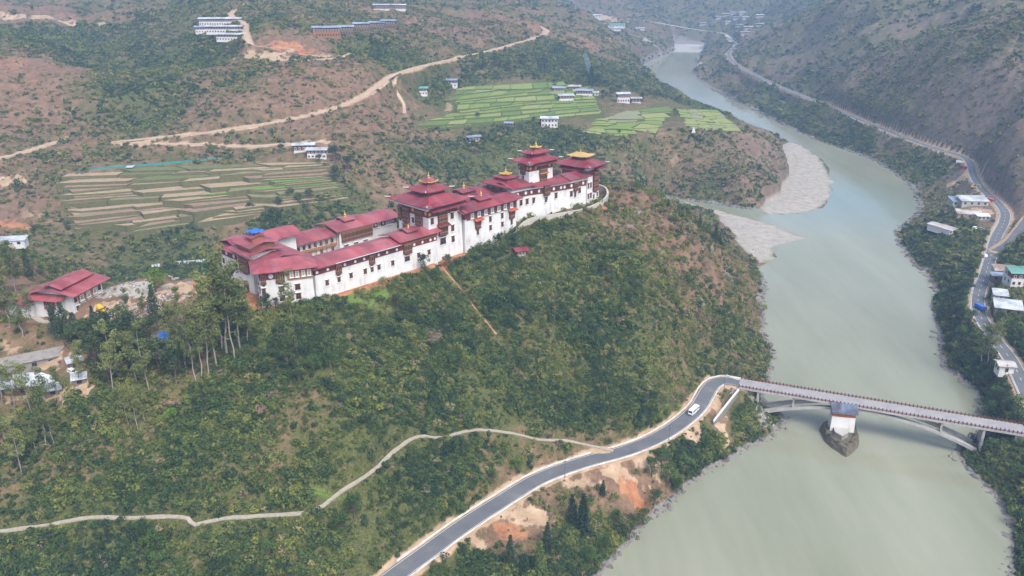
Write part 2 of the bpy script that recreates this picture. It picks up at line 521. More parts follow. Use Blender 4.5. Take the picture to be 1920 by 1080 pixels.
def mesh_np(name, verts, faces, mats=(), smooth=False, parent=None):
    me = bpy.data.meshes.new(name)
    V = np.asarray(verts, np.float32)
    F = np.asarray(faces, np.int32)
    k = F.shape[1]
    me.vertices.add(len(V)); me.vertices.foreach_set('co', V.ravel())
    me.loops.add(F.size); me.loops.foreach_set('vertex_index', F.ravel())
    me.polygons.add(len(F))
    me.polygons.foreach_set('loop_start', np.arange(0, F.size, k, dtype=np.int32))
    me.polygons.foreach_set('loop_total', np.full(len(F), k, np.int32))
    me.polygons.foreach_set('use_smooth', np.full(len(F), smooth, bool))
    me.update(calc_edges=True)
    for m in mats:
        me.materials.append(m)
    return link(bpy.data.objects.new(name, me), parent)

# ---------------------------------------------------------------- zones: dryness and plant cover
ANCH = [(1175,352,.9,.3),(1230,400,.9,.35),(1265,430,.9,.4),(1300,470,.9,.35),(1340,520,.9,.35),(1370,545,.9,.4),(1320,440,.85,.45),(1200,440,.75,.5),(1250,520,.6,.65),(1290,560,.65,.6),(1400,580,.7,.6),(1150,400,.6,.6),(1345,600,.6,.7),(1400,640,.5,.8),(100,1050,.1,1),(500,1040,.15,1),(300,880,.15,1),(600,850,.3,.9),(800,900,.1,1),(700,700,.15,1),(550,680,.1,1),(560,760,.45,.8),(900,700,.15,1),(1000,650,.2,1),(1100,700,.2,1),(1200,700,.25,.95),(1300,690,.45,.85),(1250,600,.25,.95),
(1250,480,.8,.45),(1200,380,.9,.3),(1330,500,.9,.35),(1380,560,.5,.8),(1300,420,.6,.65),(1100,480,.4,.85),(1050,450,.3,.9),(1000,560,.2,1),(900,560,.3,.9),(750,570,.25,.9),(600,620,.3,.9),(650,570,.1,1),(450,720,.35,.8),(300,720,.4,.8),(150,780,.4,.8),
(250,800,.45,.8),(60,640,.7,.3),(100,610,.7,.3),(330,540,.9,.0),(250,560,.9,.03),(210,545,.9,0),(380,520,.9,.05),(100,480,.5,.6),(160,590,.8,.05),
(1000,980,.7,.3),(950,1010,.6,.35),(1100,1000,.1,1),(1150,890,.75,.2),(1180,930,.7,.35),(1060,930,.6,.4),(1300,830,.1,1),(1380,780,.15,1),(1345,765,.75,.1),(900,1060,.3,.8),(1050,1060,.1,1),
(300,470,.2,1),(500,430,.2,1),(150,460,.3,.9),(60,430,.5,.7),(20,400,.8,.4),(60,330,.6,.6),(650,380,.3,.9),(700,330,.6,.6),(680,290,.65,.5),(800,310,.35,.85),(900,290,.3,.9),(1000,260,.2,.95),(1080,280,.3,.9),(1200,300,.45,.8),(1300,300,.6,.65),
(1400,330,.7,.6),(1440,270,.7,.5),(1330,360,.5,.7),(350,370,.6,.0),(250,340,.6,.0),(500,330,.5,.0),(250,410,.6,0),(450,400,.6,0),(900,200,.3,.02),(1000,165,.3,.02),(850,220,.3,.02),(1060,205,.3,.02),(1200,235,.4,.02),(1150,240,.4,.02),(1340,225,.4,.02),(1250,205,.4,.1),
(120,275,.6,.5),(100,200,.75,.4),(40,130,.85,.3),(120,130,.8,.35),(180,200,.5,.6),(230,170,.15,1),(150,85,.25,.95),(300,120,.2,.95),(260,225,.3,.85),(380,100,.25,.9),(450,150,.5,.65),(400,200,.6,.5),(560,150,.75,.4),(560,190,.75,.4),(450,220,.75,.4),
(640,150,.75,.4),(600,240,.8,.35),(400,262,.75,.4),(700,220,.75,.4),(700,178,.7,.4),(700,110,.25,.85),(800,90,.55,.6),(850,50,.7,.4),(600,40,.5,.6),(550,90,.85,.3),(450,30,.5,.6),(200,20,.4,.7),(60,18,.75,.3),(330,60,.4,.7),(800,150,.3,.8),(900,125,.3,.9),
(1000,110,.2,.95),(1100,110,.2,.95),(1000,60,.75,.35),(1080,70,.6,.5),(1150,100,.45,.7),(1180,140,.3,.9),(950,20,.5,.6),(1100,20,.5,.5),(1200,50,.5,.6),(1300,40,.4,.7),(1400,40,.4,.7),(250,290,.5,.6),(450,290,.5,.6),
(1450,60,.5,.6),(1500,120,.6,.5),(1600,150,.65,.5),(1600,50,.5,.6),(1700,80,.55,.55),(1700,200,.65,.5),(1800,200,.75,.4),(1800,80,.55,.55),(1900,60,.5,.6),(1900,160,.7,.45),(1870,290,.8,.35),(1900,340,.7,.45),(1500,220,.25,.9),(1420,170,.3,.9),
(1600,270,.25,.9),(1700,310,.3,.9),(1760,360,.6,.6),(1780,410,.4,.7),(1750,450,.15,1),(1800,500,.15,1),(1800,600,.1,1),(1850,700,.1,1),(1880,850,.1,1),(1910,950,.1,1),(1905,560,.3,.7),(1820,330,.8,.2),(1850,400,.8,.05)]
_ap = np.array([hit(a[0], a[1]) for a in ANCH])
_aa = np.stack([np.arctan2(_ap[:, 0], _ap[:, 1]) * 2.0, np.log(np.hypot(_ap[:, 0], _ap[:, 1])) * 2.2], 1)
_av = np.array([a[2:] for a in ANCH])

def zone(X, Y):
    q = np.stack([np.arctan2(X, Y) * 2.0, np.log(np.hypot(X, Y)) * 2.2], -1)
    out = np.empty(X.shape + (2,))
    qf = q.reshape(-1, 2); of = out.reshape(-1, 2)
    for i in range(0, len(qf), 20000):
        d2 = ((qf[i:i + 20000, None, :] - _aa[None]) ** 2).sum(-1) + 2e-4
        w = d2 ** -1.7
        of[i:i + 20000] = (w @ _av) / w.sum(1, keepdims=True)
    return out[..., 0], out[..., 1]

# bare patches: photo x, y, radius along, radius across (m), channel, strength  (0 sand/gravel, 1 tan dirt, 2 orange soil, 3 bright grass, 4 pale rock)
PATCH = [(1000,970,9,5,1,.9),(960,1000,7,4,2,.6),(1185,930,6,6,2,.7),(1150,890,11,4.5,1,.9),(1230,870,9,5,1,.8),(1345,760,4,20,1,1),(1300,800,5,10,1,.8),(1090,905,9,4,1,.6),(900,1020,6,4,1,.7),
         (330,540,16,9,1,1),(250,545,14,8,0,.8),(220,575,9,10,1,.9),(320,520,10,5,0,.7),(380,530,6,6,2,.7),(190,585,8,5,1,.9),(140,560,6,5,0,.6),(290,590,7,6,1,.7),(210,540,9,6,0,.8),
         (90,680,14,5,1,.9),(150,730,8,5,1,.8),(60,745,10,4,1,.7),(20,655,9,4,1,.5),(240,600,6,5,1,.6),
         (1200,350,12,5,4,.5),(1130,390,5,4,2,.9),(1075,398,4,3,2,.7),(960,470,10,2,2,.7),(1190,470,8,5,1,.4),(660,560,14,4,3,1),(700,545,8,4,3,.8),
         (640,930,12,2,3,.5),
         (1270,300,9,7,1,.4),(1240,245,35,18,1,.35),(840,205,6,20,1,.5),(540,90,30,20,2,.9),(600,105,40,10,1,.6),(500,105,30,10,1,.7),(70,30,70,14,1,1),(200,45,40,12,1,.7),(10,340,14,8,1,.8),(15,420,18,9,2,.6),(60,400,16,9,1,.4),
         (1190,395,6,5,4,.7),(1170,420,5,5,4,.6),(1330,460,6,4,4,.7),(1370,520,6,4,4,.7),(1290,600,4,4,4,.7),(1320,560,4,4,4,.6),
         (1815,330,14,12,1,1),(1835,400,16,10,1,1),(1880,430,8,6,1,.6),(1800,300,10,6,1,.7),(1830,360,10,6,1,.9),(1760,355,20,4,2,.5),(1780,345,18,4,1,.5),(1740,375,20,4,2,.4),
         (1212,75,40,14,0,.7),(1135,30,60,40,1,.8),(1370,70,30,40,0,.5),(1285,145,20,24,0,.8),(1310,120,12,20,0,.7),(1735,508,6,5,0,.9),(1440,690,4,14,4,.9),(1430,780,8,10,4,.8),(1905,520,9,12,1,.6),(1885,540,10,6,1,.5),
         (1170,160,6,5,1,.7),(1110,85,25,30,2,.4),(1145,75,20,20,2,.5),(1000,45,40,60,2,.35),(850,40,60,50,2,.3),(60,150,25,30,2,.35),(20,120,20,30,2,.4),(560,130,30,20,2,.35),(380,150,20,20,2,.15)]
_pp = [hit(p[0], p[1]) for p in PATCH]

idx = np.arange(NA * NR).reshape(NR, NA)
faces = np.stack([idx[:-1, :-1], idx[:-1, 1:], idx[1:, 1:], idx[1:, :-1]], -1).reshape(-1, 4)
dry, dens = zone(TX, TY)
SD = _keep['sd']
chan = np.zeros((5,) + TX.shape)
wob = fbm(TX / 5, TY / 5, 3, 77)
wob2 = fbm(TX / 1.6, TY / 1.6, 2, 78)
for p, c in zip(PATCH, _pp):
    dd = np.sqrt(((TX - c[0]) / p[2]) ** 2 + ((TY - c[1]) / p[3]) ** 2)
    chan[p[4]] = np.maximum(chan[p[4]], p[5] * (1 - sstep(0.45, 1.15, dd + (wob - .5) * 1.5 + (wob2 - .5) * 1.2)))
for q in (BAR_A, BAR_B):
    b = bar_sd(TX, TY, q)
    chan[0] = np.maximum(chan[0], (TZ < 2.6) * (1 - sstep(-1, 3, b)) * (.55 + .45 * sstep(0, 14, -b)))
    chan[4] = np.where(b < 3, 0, chan[4])
rim = (1 - sstep(.8, 3.2 + 0.004 * GR, SD + (wob - .5) * 6)) * (chan[0] < .5)
chan[4] = np.maximum(chan[4], rim)
for q in (BAR_A, BAR_B):
    chan[4] = np.where(sdist(TX, TY, q) < 4, 0, chan[4])
for nm in ('road_main', 'road_right', 'road_dirt_up', 'road_dirt', 'road_dirt_low', 'road_school', 'road_right_spur'):
    P, hw, bl = ROADS[nm]
    d, _ = poly_dist(TX, TY, P[::2])
    chan[1] = np.maximum(chan[1], (1 - sstep(hw + .8, hw + 3.0, d + (wob - .5) * 2 * (GR < 480))) * .9)
fd = sdist(TX, TY, FORT)
chan[2] = np.maximum(chan[2], (1 - sstep(1.0, 3.5, fd + (wob - .5) * 2)) * .8)

tm, nt, b = new_mat('hillside_ground')
at1 = node(nt, 'ShaderNodeAttribute', attribute_name='zone_a')
at2 = node(nt, 'ShaderNodeAttribute', attribute_name='zone_b')
s1 = node(nt, 'ShaderNodeSeparateColor'); nt.links.new(at1.outputs['Color'], s1.inputs[0])
s2 = node(nt, 'ShaderNodeSeparateColor'); nt.links.new(at2.outputs['Color'], s2.inputs[0])
nbig = noise(nt, 0.02, 6, 0.62)
nmid = noise(nt, 0.16, 5, 0.65)
nfin = noise(nt, 1.3, 4, 0.7)
green = ramp(nt, nfin, [(0.3, (0.035, 0.045, 0.016)), (0.5, (0.075, 0.084, 0.028)), (0.7, (0.13, 0.125, 0.05))])
drym = mth(nt, 'ADD', mth(nt, 'MULTIPLY', nmid, 0.6), mth(nt, 'MULTIPLY', nfin, 0.4))
brown = ramp(nt, drym, [(0.3, (0.08, 0.05, 0.032)), (0.45, (0.145, 0.09, 0.057)), (0.58, (0.205, 0.132, 0.084)), (0.72, (0.28, 0.19, 0.122))])
greyb = ramp(nt, drym, [(0.3, (0.07, 0.055, 0.043)), (0.45, (0.125, 0.097, 0.075)), (0.58, (0.18, 0.14, 0.108)), (0.72, (0.245, 0.195, 0.15))])
brown = mixc(nt, at1.outputs['Alpha'], brown, greyb)
dsel = mth(nt, 'ADD', s1.outputs[0], mth(nt, 'MULTIPLY', mth(nt, 'SUBTRACT', nbig, 0.5), 1.1))
dsel = mth(nt, 'ADD', dsel, mth(nt, 'MULTIPLY', mth(nt, 'SUBTRACT', nmid, 0.5), 0.9))
dsel = mth(nt, 'MULTIPLY', mth(nt, 'SUBTRACT', dsel, 0.28), 2.2, True)
col = mixc(nt, dsel, green, brown)
def layer(col, fac, cramp, sharp=0.5):
    f = mth(nt, 'ADD', fac, mth(nt, 'MULTIPLY', mth(nt, 'SUBTRACT', nfin, 0.5), sharp))
    f = mth(nt, 'MULTIPLY', mth(nt, 'SUBTRACT', f, 0.3), 3.0, True)
    return mixc(nt, f, col, cramp)
col = layer(col, s2.outputs[0], ramp(nt, nfin, [(0.35, (0.07, 0.12, 0.02)), (0.65, (0.13, 0.19, 0.04))]))
col = layer(col, s1.outputs[2], ramp(nt, nmid, [(0.3, (0.27, 0.185, 0.115)), (0.5, (0.37, 0.265, 0.175)), (0.7, (0.46, 0.35, 0.25))]))
col = layer(col, s2.outputs[1], ramp(nt, nmid, [(0.3, (0.22, 0.085, 0.04)), (0.5, (0.33, 0.15, 0.075)), (0.7, (0.42, 0.22, 0.12))]))
vor = node(nt, 'ShaderNodeTexVoronoi'); vor.inputs['Scale'].default_value = 0.55
nt.links.new(nt.nodes['geo_pos'].outputs['Position'], vor.inputs['Vector'])
rockc = mixc(nt, nfin, ramp(nt, vor.outputs['Distance'], [(0.0, (0.22, 0.2, 0.18)), (0.5, (0.14, 0.13, 0.12)), (0.9, (0.05, 0.048, 0.045))]), (0.26, 0.24, 0.215))
col = layer(col, s2.outputs[2], rockc)
col = layer(col, s1.outputs[1], ramp(nt, nmid, [(0.3, (0.26, 0.24, 0.205)), (0.5, (0.325, 0.30, 0.26)), (0.7, (0.39, 0.365, 0.32))]), 0.2)
nt.links.new(col, b.inputs['Base Color'])
b.inputs['Roughness'].default_value = 0.95
b.inputs['Specular IOR Level'].default_value = 0.1
bump(nt, b, mth(nt, 'ADD', nfin, mth(nt, 'MULTIPLY', nmid, 3.0)), 0.7, 0.5)

terrain = mesh_np('terrain', np.stack([TX, TY, TZ], -1).reshape(-1, 3), faces, [tm], True)
tag(terrain, 'green and brown valley slopes and ridge ground', kind='structure')
greyrock = sstep(.18, .34, np.arctan2(TX, TY)) * sstep(600, 800, GR)
for nm, cs in (('zone_a', (dry, chan[0], chan[1])), ('zone_b', (chan[3], chan[2], chan[4]))):
    at_ = terrain.data.color_attributes.new(nm, 'FLOAT_COLOR', 'POINT')
    at_.data.foreach_set('color', np.stack([*cs, greyrock], -1).astype(np.float32).ravel())

# ---------------------------------------------------------------- river
wm, nt, b = new_mat('silty_river_water')
g = node(nt, 'ShaderNodeNewGeometry'); g.name = 'geo_pos'
mp = node(nt, 'ShaderNodeMapping')
mp.inputs['Rotation'].default_value = (0, 0, R(-28))
mp.inputs['Scale'].default_value = (1.0, 0.22, 1.0)
nt.links.new(g.outputs['Position'], mp.inputs['Vector'])
cur = noise(nt, 0.02, 5, 0.6, mp.outputs['Vector'])
sep = node(nt, 'ShaderNodeSeparateXYZ'); nt.links.new(g.outputs['Position'], sep.inputs[0])
mp2 = node(nt, 'ShaderNodeMapping')
mp2.inputs['Rotation'].default_value = (0, 0, R(14))
mp2.inputs['Scale'].default_value = (1.0, 0.09, 1.0)
nt.links.new(g.outputs['Position'], mp2.inputs['Vector'])
streak = noise(nt, 0.16, 4, 0.65, mp2.outputs['Vector'])
curs = mth(nt, 'ADD', mth(nt, 'MULTIPLY', cur, 0.82), mth(nt, 'MULTIPLY', streak, 0.18))
milky = ramp(nt, curs, [(0.34, (0.175, 0.185, 0.128)), (0.5, (0.212, 0.221, 0.157)), (0.66, (0.25, 0.258, 0.19))])
clear = ramp(nt, cur, [(0.3, (0.15, 0.2, 0.175)), (0.7, (0.21, 0.26, 0.225))])
# clear tributary water enters below the gravel bars and mixes in
cj = at(1560, 375, 0)
cfac = node(nt, 'ShaderNodeVectorMath', operation='DISTANCE')
nt.links.new(g.outputs['Position'], cfac.inputs[0]); cfac.inputs[1].default_value = tuple(cj)
cf = mth(nt, 'SUBTRACT', 1.0, mth(nt, 'DIVIDE', cfac.outputs['Value'], 120.0), True)
cf = mth(nt, 'MULTIPLY', mth(nt, 'MULTIPLY', cf, mth(nt, 'ADD', cur, 0.35)), 1.5, True)
wc = mixc(nt, cf, milky, clear)
# white water at the far rapids
rj = at(1293, 90, 0)
rd_ = node(nt, 'ShaderNodeVectorMath', operation='DISTANCE')
nt.links.new(g.outputs['Position'], rd_.inputs[0]); rd_.inputs[1].default_value = tuple(rj)
rf = mth(nt, 'MULTIPLY', mth(nt, 'SUBTRACT', 1.0, mth(nt, 'DIVIDE', rd_.outputs['Value'], 170.0), True), mth(nt, 'ADD', noise(nt, 0.05, 4, 0.7), 0.3))
wc = mixc(nt, mth(nt, 'MULTIPLY', mth(nt, 'SUBTRACT', rf, 0.15), 4.0, True), wc, (0.62, 0.64, 0.61))
nt.links.new(wc, b.inputs['Base Color'])
b.inputs['Roughness'].default_value = 0.1
b.inputs['IOR'].default_value = 1.333
b.inputs['Specular IOR Level'].default_value = 0.5
rip = noise(nt, 0.35, 4, 0.6, mp.outputs['Vector'])
bump(nt, b, mth(nt, 'ADD', mth(nt, 'ADD', rip, mth(nt, 'MULTIPLY', streak, 1.5)), mth(nt, 'MULTIPLY', cur, 4.0)), 0.16, 0.3)
wx, wy = RIVER[:, 0], RIVER[:, 1]
WV = [(-60, 60, 0), (420, 60, 0), (420, 500, 0), (900, 2600, 0), (100, 2600, 0), (0, 700, 0)]
me = bpy.data.meshes.new('river')
me.from_pydata(WV, [], [tuple(range(len(WV)))])
me.materials.append(wm)
river = link(bpy.data.objects.new('river', me))
tag(river, 'wide pale silty green river winding through the valley', kind='structure')

# ---------------------------------------------------------------- haze
hm = bpy.data.materials.new('valley_haze')
hm.use_nodes = True
hn = hm.node_tree
hn.nodes.clear()
ho = hn.nodes.new('ShaderNodeOutputMaterial')
hv = hn.nodes.new('ShaderNodeVolumePrincipled')
hv.inputs['Color'].default_value = (0.40, 0.62, 1.0, 1)
hv.inputs['Density'].default_value = 0.00021
hv.inputs['Anisotropy'].default_value = 0.0
hn.links.new(hv.outputs['Volume'], ho.inputs['Volume'])
bm = bmesh.new()
bmesh.ops.create_cube(bm, size=1.0, matrix=Matrix.Translation((0, 2600, 361)) @ Matrix.Diagonal((7600, 5400, 730, 1)))
me = bpy.data.meshes.new('haze'); bm.to_mesh(me); bm.free()
me.materials.append(hm)
haze = link(bpy.data.objects.new('haze', me))
tag(haze, 'pale blue haze filling the valley air', kind='stuff')

# ---------------------------------------------------------------- shrubs
def leaf_mat(name, stops):
    m, nt, b = new_mat(name)
    a = node(nt, 'ShaderNodeAttribute', attribute_name='tint', attribute_type='INSTANCER')
    oi = node(nt, 'ShaderNodeObjectInfo')
    f = mth(nt, 'ADD', a.outputs['Fac'], mth(nt, 'MULTIPLY', mth(nt, 'SUBTRACT', noise(nt, 1.1, 2, 0.5), 0.5), 0.3))
    c = ramp(nt, f, stops)
    nt.links.new(c, b.inputs['Base Color'])
    b.inputs['Roughness'].default_value = 0.75
    b.inputs['Specular IOR Level'].default_value = 0.15
    return m

SHRUB = leaf_mat('shrub_leaves', [(0.0, (0.022, 0.044, 0.02)), (0.22, (0.044, 0.074, 0.024)), (0.42, (0.082, 0.112, 0.03)), (0.6, (0.15, 0.165, 0.038)),
                                  (0.75, (0.20, 0.19, 0.068)), (0.88, (0.17, 0.135, 0.085)), (1.0, (0.19, 0.13, 0.088))])

def leaf_blob(rng, n, size, flat=0.75, lobes=4, spread=0.45):
    """leaf-sized quads scattered over a few lumpy lobes, unit radius, base at z=0"""
    C = [np.array([0, 0, flat * 0.75])]
    Rr = [0.72]
    for k in range(lobes):
        a = rng.uniform(0, 2 * math.pi)
        C.append(np.array([math.cos(a) * spread, math.sin(a) * spread, rng.uniform(0.35, 1.0) * flat]))
        Rr.append(rng.uniform(0.35, 0.6))
    V, F = [], []
    for i in range(n):
        k = rng.integers(0, len(C))
        d = rng.normal(size=3); d /= np.linalg.norm(d)
        if d[2] < -0.3:
            d[2] *= -1
        p = C[k] + d * Rr[k] * rng.uniform(0.7, 1.05) * np.array([1, 1, flat])
        nrm = d + rng.normal(size=3) * 0.55; nrm /= np.linalg.norm(nrm)
        t = np.cross(nrm, [0.3, 0.2, 0.9]); t /= np.linalg.norm(t)
        bt = np.cross(nrm, t)
        s = size * rng.uniform(0.6, 1.3)
        a = rng.uniform(0, 6.28)
        e1 = (t * math.cos(a) + bt * math.sin(a)) * s
        e2 = (bt * math.cos(a) - t * math.sin(a)) * s * rng.uniform(0.55, 0.9)
        o = len(V)
        V += [p - e1, p - e2 * 0.9, p + e1, p + e2 * 0.9]
        F.append((o, o + 1, o + 2, o + 3))
    return np.array(V), np.array(F)

def source_collection(name, objs):
    c = bpy.data.collections.new(name)
    for o in objs:
        c.objects.link(o)
    return c

def scatter_tree(coll):
    ng = bpy.data.node_groups.new('scatter_' + coll.name, 'GeometryNodeTree')
    ng.interface.new_socket('Geometry', in_out='INPUT', socket_type='NodeSocketGeometry')
    ng.interface.new_socket('Geometry', in_out='OUTPUT', socket_type='NodeSocketGeometry')
    gi = ng.nodes.new('NodeGroupInput'); go = ng.nodes.new('NodeGroupOutput')
    ci = ng.nodes.new('GeometryNodeCollectionInfo')
    ci.inputs['Collection'].default_value = coll
    ci.inputs['Separate Children'].default_value = True
    ci.inputs['Reset Children'].default_value = True
    ip = ng.nodes.new('GeometryNodeInstanceOnPoints')
    ip.inputs['Pick Instance'].default_value = True
    def attr(n, t):
        a = ng.nodes.new('GeometryNodeInputNamedAttribute')
        a.data_type = t
        a.inputs['Name'].default_value = n
        return a.outputs[0]
    ng.links.new(gi.outputs[0], ip.inputs['Points'])
    ng.links.new(ci.outputs[0], ip.inputs['Instance'])
    ng.links.new(attr('pick', 'INT'), ip.inputs['Instance Index'])
    ng.links.new(attr('turn', 'FLOAT_VECTOR'), ip.inputs['Rotation'])
    ng.links.new(attr('size', 'FLOAT_VECTOR'), ip.inputs['Scale'])
    ng.links.new(ip.outputs[0], go.inputs[0])
    return ng

def scatter(name, label, pts, turn, size, pick, tint, ng):
    me = bpy.data.meshes.new(name)
    me.vertices.add(len(pts)); me.vertices.foreach_set('co', np.asarray(pts, np.float32).ravel())
    for n, t, key, v in (('turn', 'FLOAT_VECTOR', 'vector', turn), ('size', 'FLOAT_VECTOR', 'vector', size), ('pick', 'INT', 'value', pick), ('tint', 'FLOAT', 'value', tint)):
        a = me.attributes.new(n, t, 'POINT')
        a.data.foreach_set(key, np.ascontiguousarray(v, np.int32 if t == 'INT' else np.float32).ravel())
    o = link(bpy.data.objects.new(name, me))
    md = o.modifiers.new('scatter', 'NODES')
    md.node_group = ng
    return tag(o, label, kind='stuff')

rng = np.random.default_rng(7)
def blob_objs(name, count, n, size, mat, **kw):
    out = []
    for i in range(count):
        V, F = leaf_blob(rng, n, size, **kw)
        me = bpy.data.meshes.new(name)
        me.from_pydata(V.tolist(), [], F.tolist())
        me.materials.append(mat)
        out.append(bpy.data.objects.new(name, me))
    return out

NG_NEAR = scatter_tree(source_collection('near_shrubs', blob_objs('shrub_near', 5, 110, 0.2, SHRUB) + blob_objs('shrub_tall', 3, 120, 0.18, SHRUB, flat=1.15, lobes=6, spread=.55)))
NG_TREE = scatter_tree(source_collection('wood_trees', blob_objs('small_tree', 5, 300, 0.11, SHRUB, flat=1.1, lobes=9, spread=.62)))
NG_FAR = scatter_tree(source_collection('far_shrubs', blob_objs('shrub_far', 6, 46, 0.30, SHRUB)))

CLEAR = []        # footprints (world polygons) where nothing grows
for nm in ():
    pass

def grow(name, label, n, r0, r1, a0, a1, smin, smax, dpow, ng, kinds, seed, bright=0.0, tall=1.0, clumpy=False):
    g = np.random.default_rng(seed)
    r = np.sqrt(g.uniform(r0 ** 2, r1 ** 2, n)); a = g.uniform(R(a0), R(a1), n)
    X, Y = np.sin(a) * r, np.cos(a) * r
    dr, de = zone(X, Y)
    clump = fbm(X / 14, Y / 14, 3, 5)
    clump2 = fbm(X / (60 + r * .03), Y / (60 + r * .03), 3, 8)
    p = np.clip(de * 1.15 - 0.1, 0, 1) ** dpow * np.clip(0.35 + 1.5 * (clump - .28) + 1.2 * (clump2 - .45), 0.05 if r0 > 400 else .25, 1)
    if clumpy:
        p = np.clip(de * 1.3 - .3, 0, 1) * np.clip((fbm(X / 38, Y / 38, 3, 88) - .5) * 6, 0, 1)
    k = g.uniform(0, 1, n) < p
    X, Y, dr, clump, clump2, r = X[k], Y[k], dr[k], clump[k], clump2[k], r[k]
    ok = river_sd(X, Y) > 2.0
    for nm, (P, hw, bl) in ROADS.items():
        k = (X > P[:, 0].min() - 6) & (X < P[:, 0].max() + 6) & (Y > P[:, 1].min() - 6) & (Y < P[:, 1].max() + 6)
        d, _ = poly_dist(X[k], Y[k], P[::2] if len(P) > 60 else P)
        ok[k] &= d > hw + (1.25 if nm == 'path_foot' else 1.0 if nm == 'path_slope' else 1.8)
    for q in CLEAR + PADDY_REGION:
        ok &= ~inside(X, Y, q)
    for q in (BAR_A, BAR_B):
        ok &= bar_sd(X, Y, q) > 3
    ok &= sdist(X, Y, FORT) > 1.6
    for pt, c in zip(PATCH, _pp):
        if pt[4] in (0, 1, 2) and pt[5] > .55:
            ok &= np.sqrt(((X - c[0]) / pt[2]) ** 2 + ((Y - c[1]) / pt[3]) ** 2) + g.normal(size=len(X)) * .22 > np.where(g.uniform(size=len(X)) < .16, 0.0, 0.95)
        if pt[4] == 3:
            ok &= (np.sqrt(((X - c[0]) / pt[2]) ** 2 + ((Y - c[1]) / pt[3]) ** 2) > 0.9) | (g.uniform(size=len(X)) < .2)
    X, Y, dr, clump, clump2, r = X[ok], Y[ok], dr[ok], clump[ok], clump2[ok], r[ok]
    m = len(X)
    Z = ground(X, Y)
    s = smin + (smax - smin) * g.beta(1.1, 3.4, m) * (0.45 + 1.2 * clump)
    size = np.stack([s, s, s * g.uniform(0.7, 1.25, m) * tall], 1)
    turn = np.stack([g.normal(0, .12, m), g.normal(0, .12, m), g.uniform(0, 6.283, m)], 1)
    tint = (0.02 if r0 < 400 else 0.12) + 0.6 * (fbm(X / 22, Y / 22, 3, 15) - .25) + g.normal(0, .17, m) + dr * 0.32 + bright
    # a few dead, grey-brown shrubs where it is dry
    dead = g.uniform(size=m) < 0.02 + 0.55 * np.clip(dr - .4, 0, 1)
    tint = np.where(dead, g.uniform(.8, 1.0, m), np.clip(tint, 0.0, 0.8))
    return scatter(name, label, np.stack([X, Y, Z - 0.12 * s], 1), turn, size, g.integers(0, kinds, m), tint, ng), m
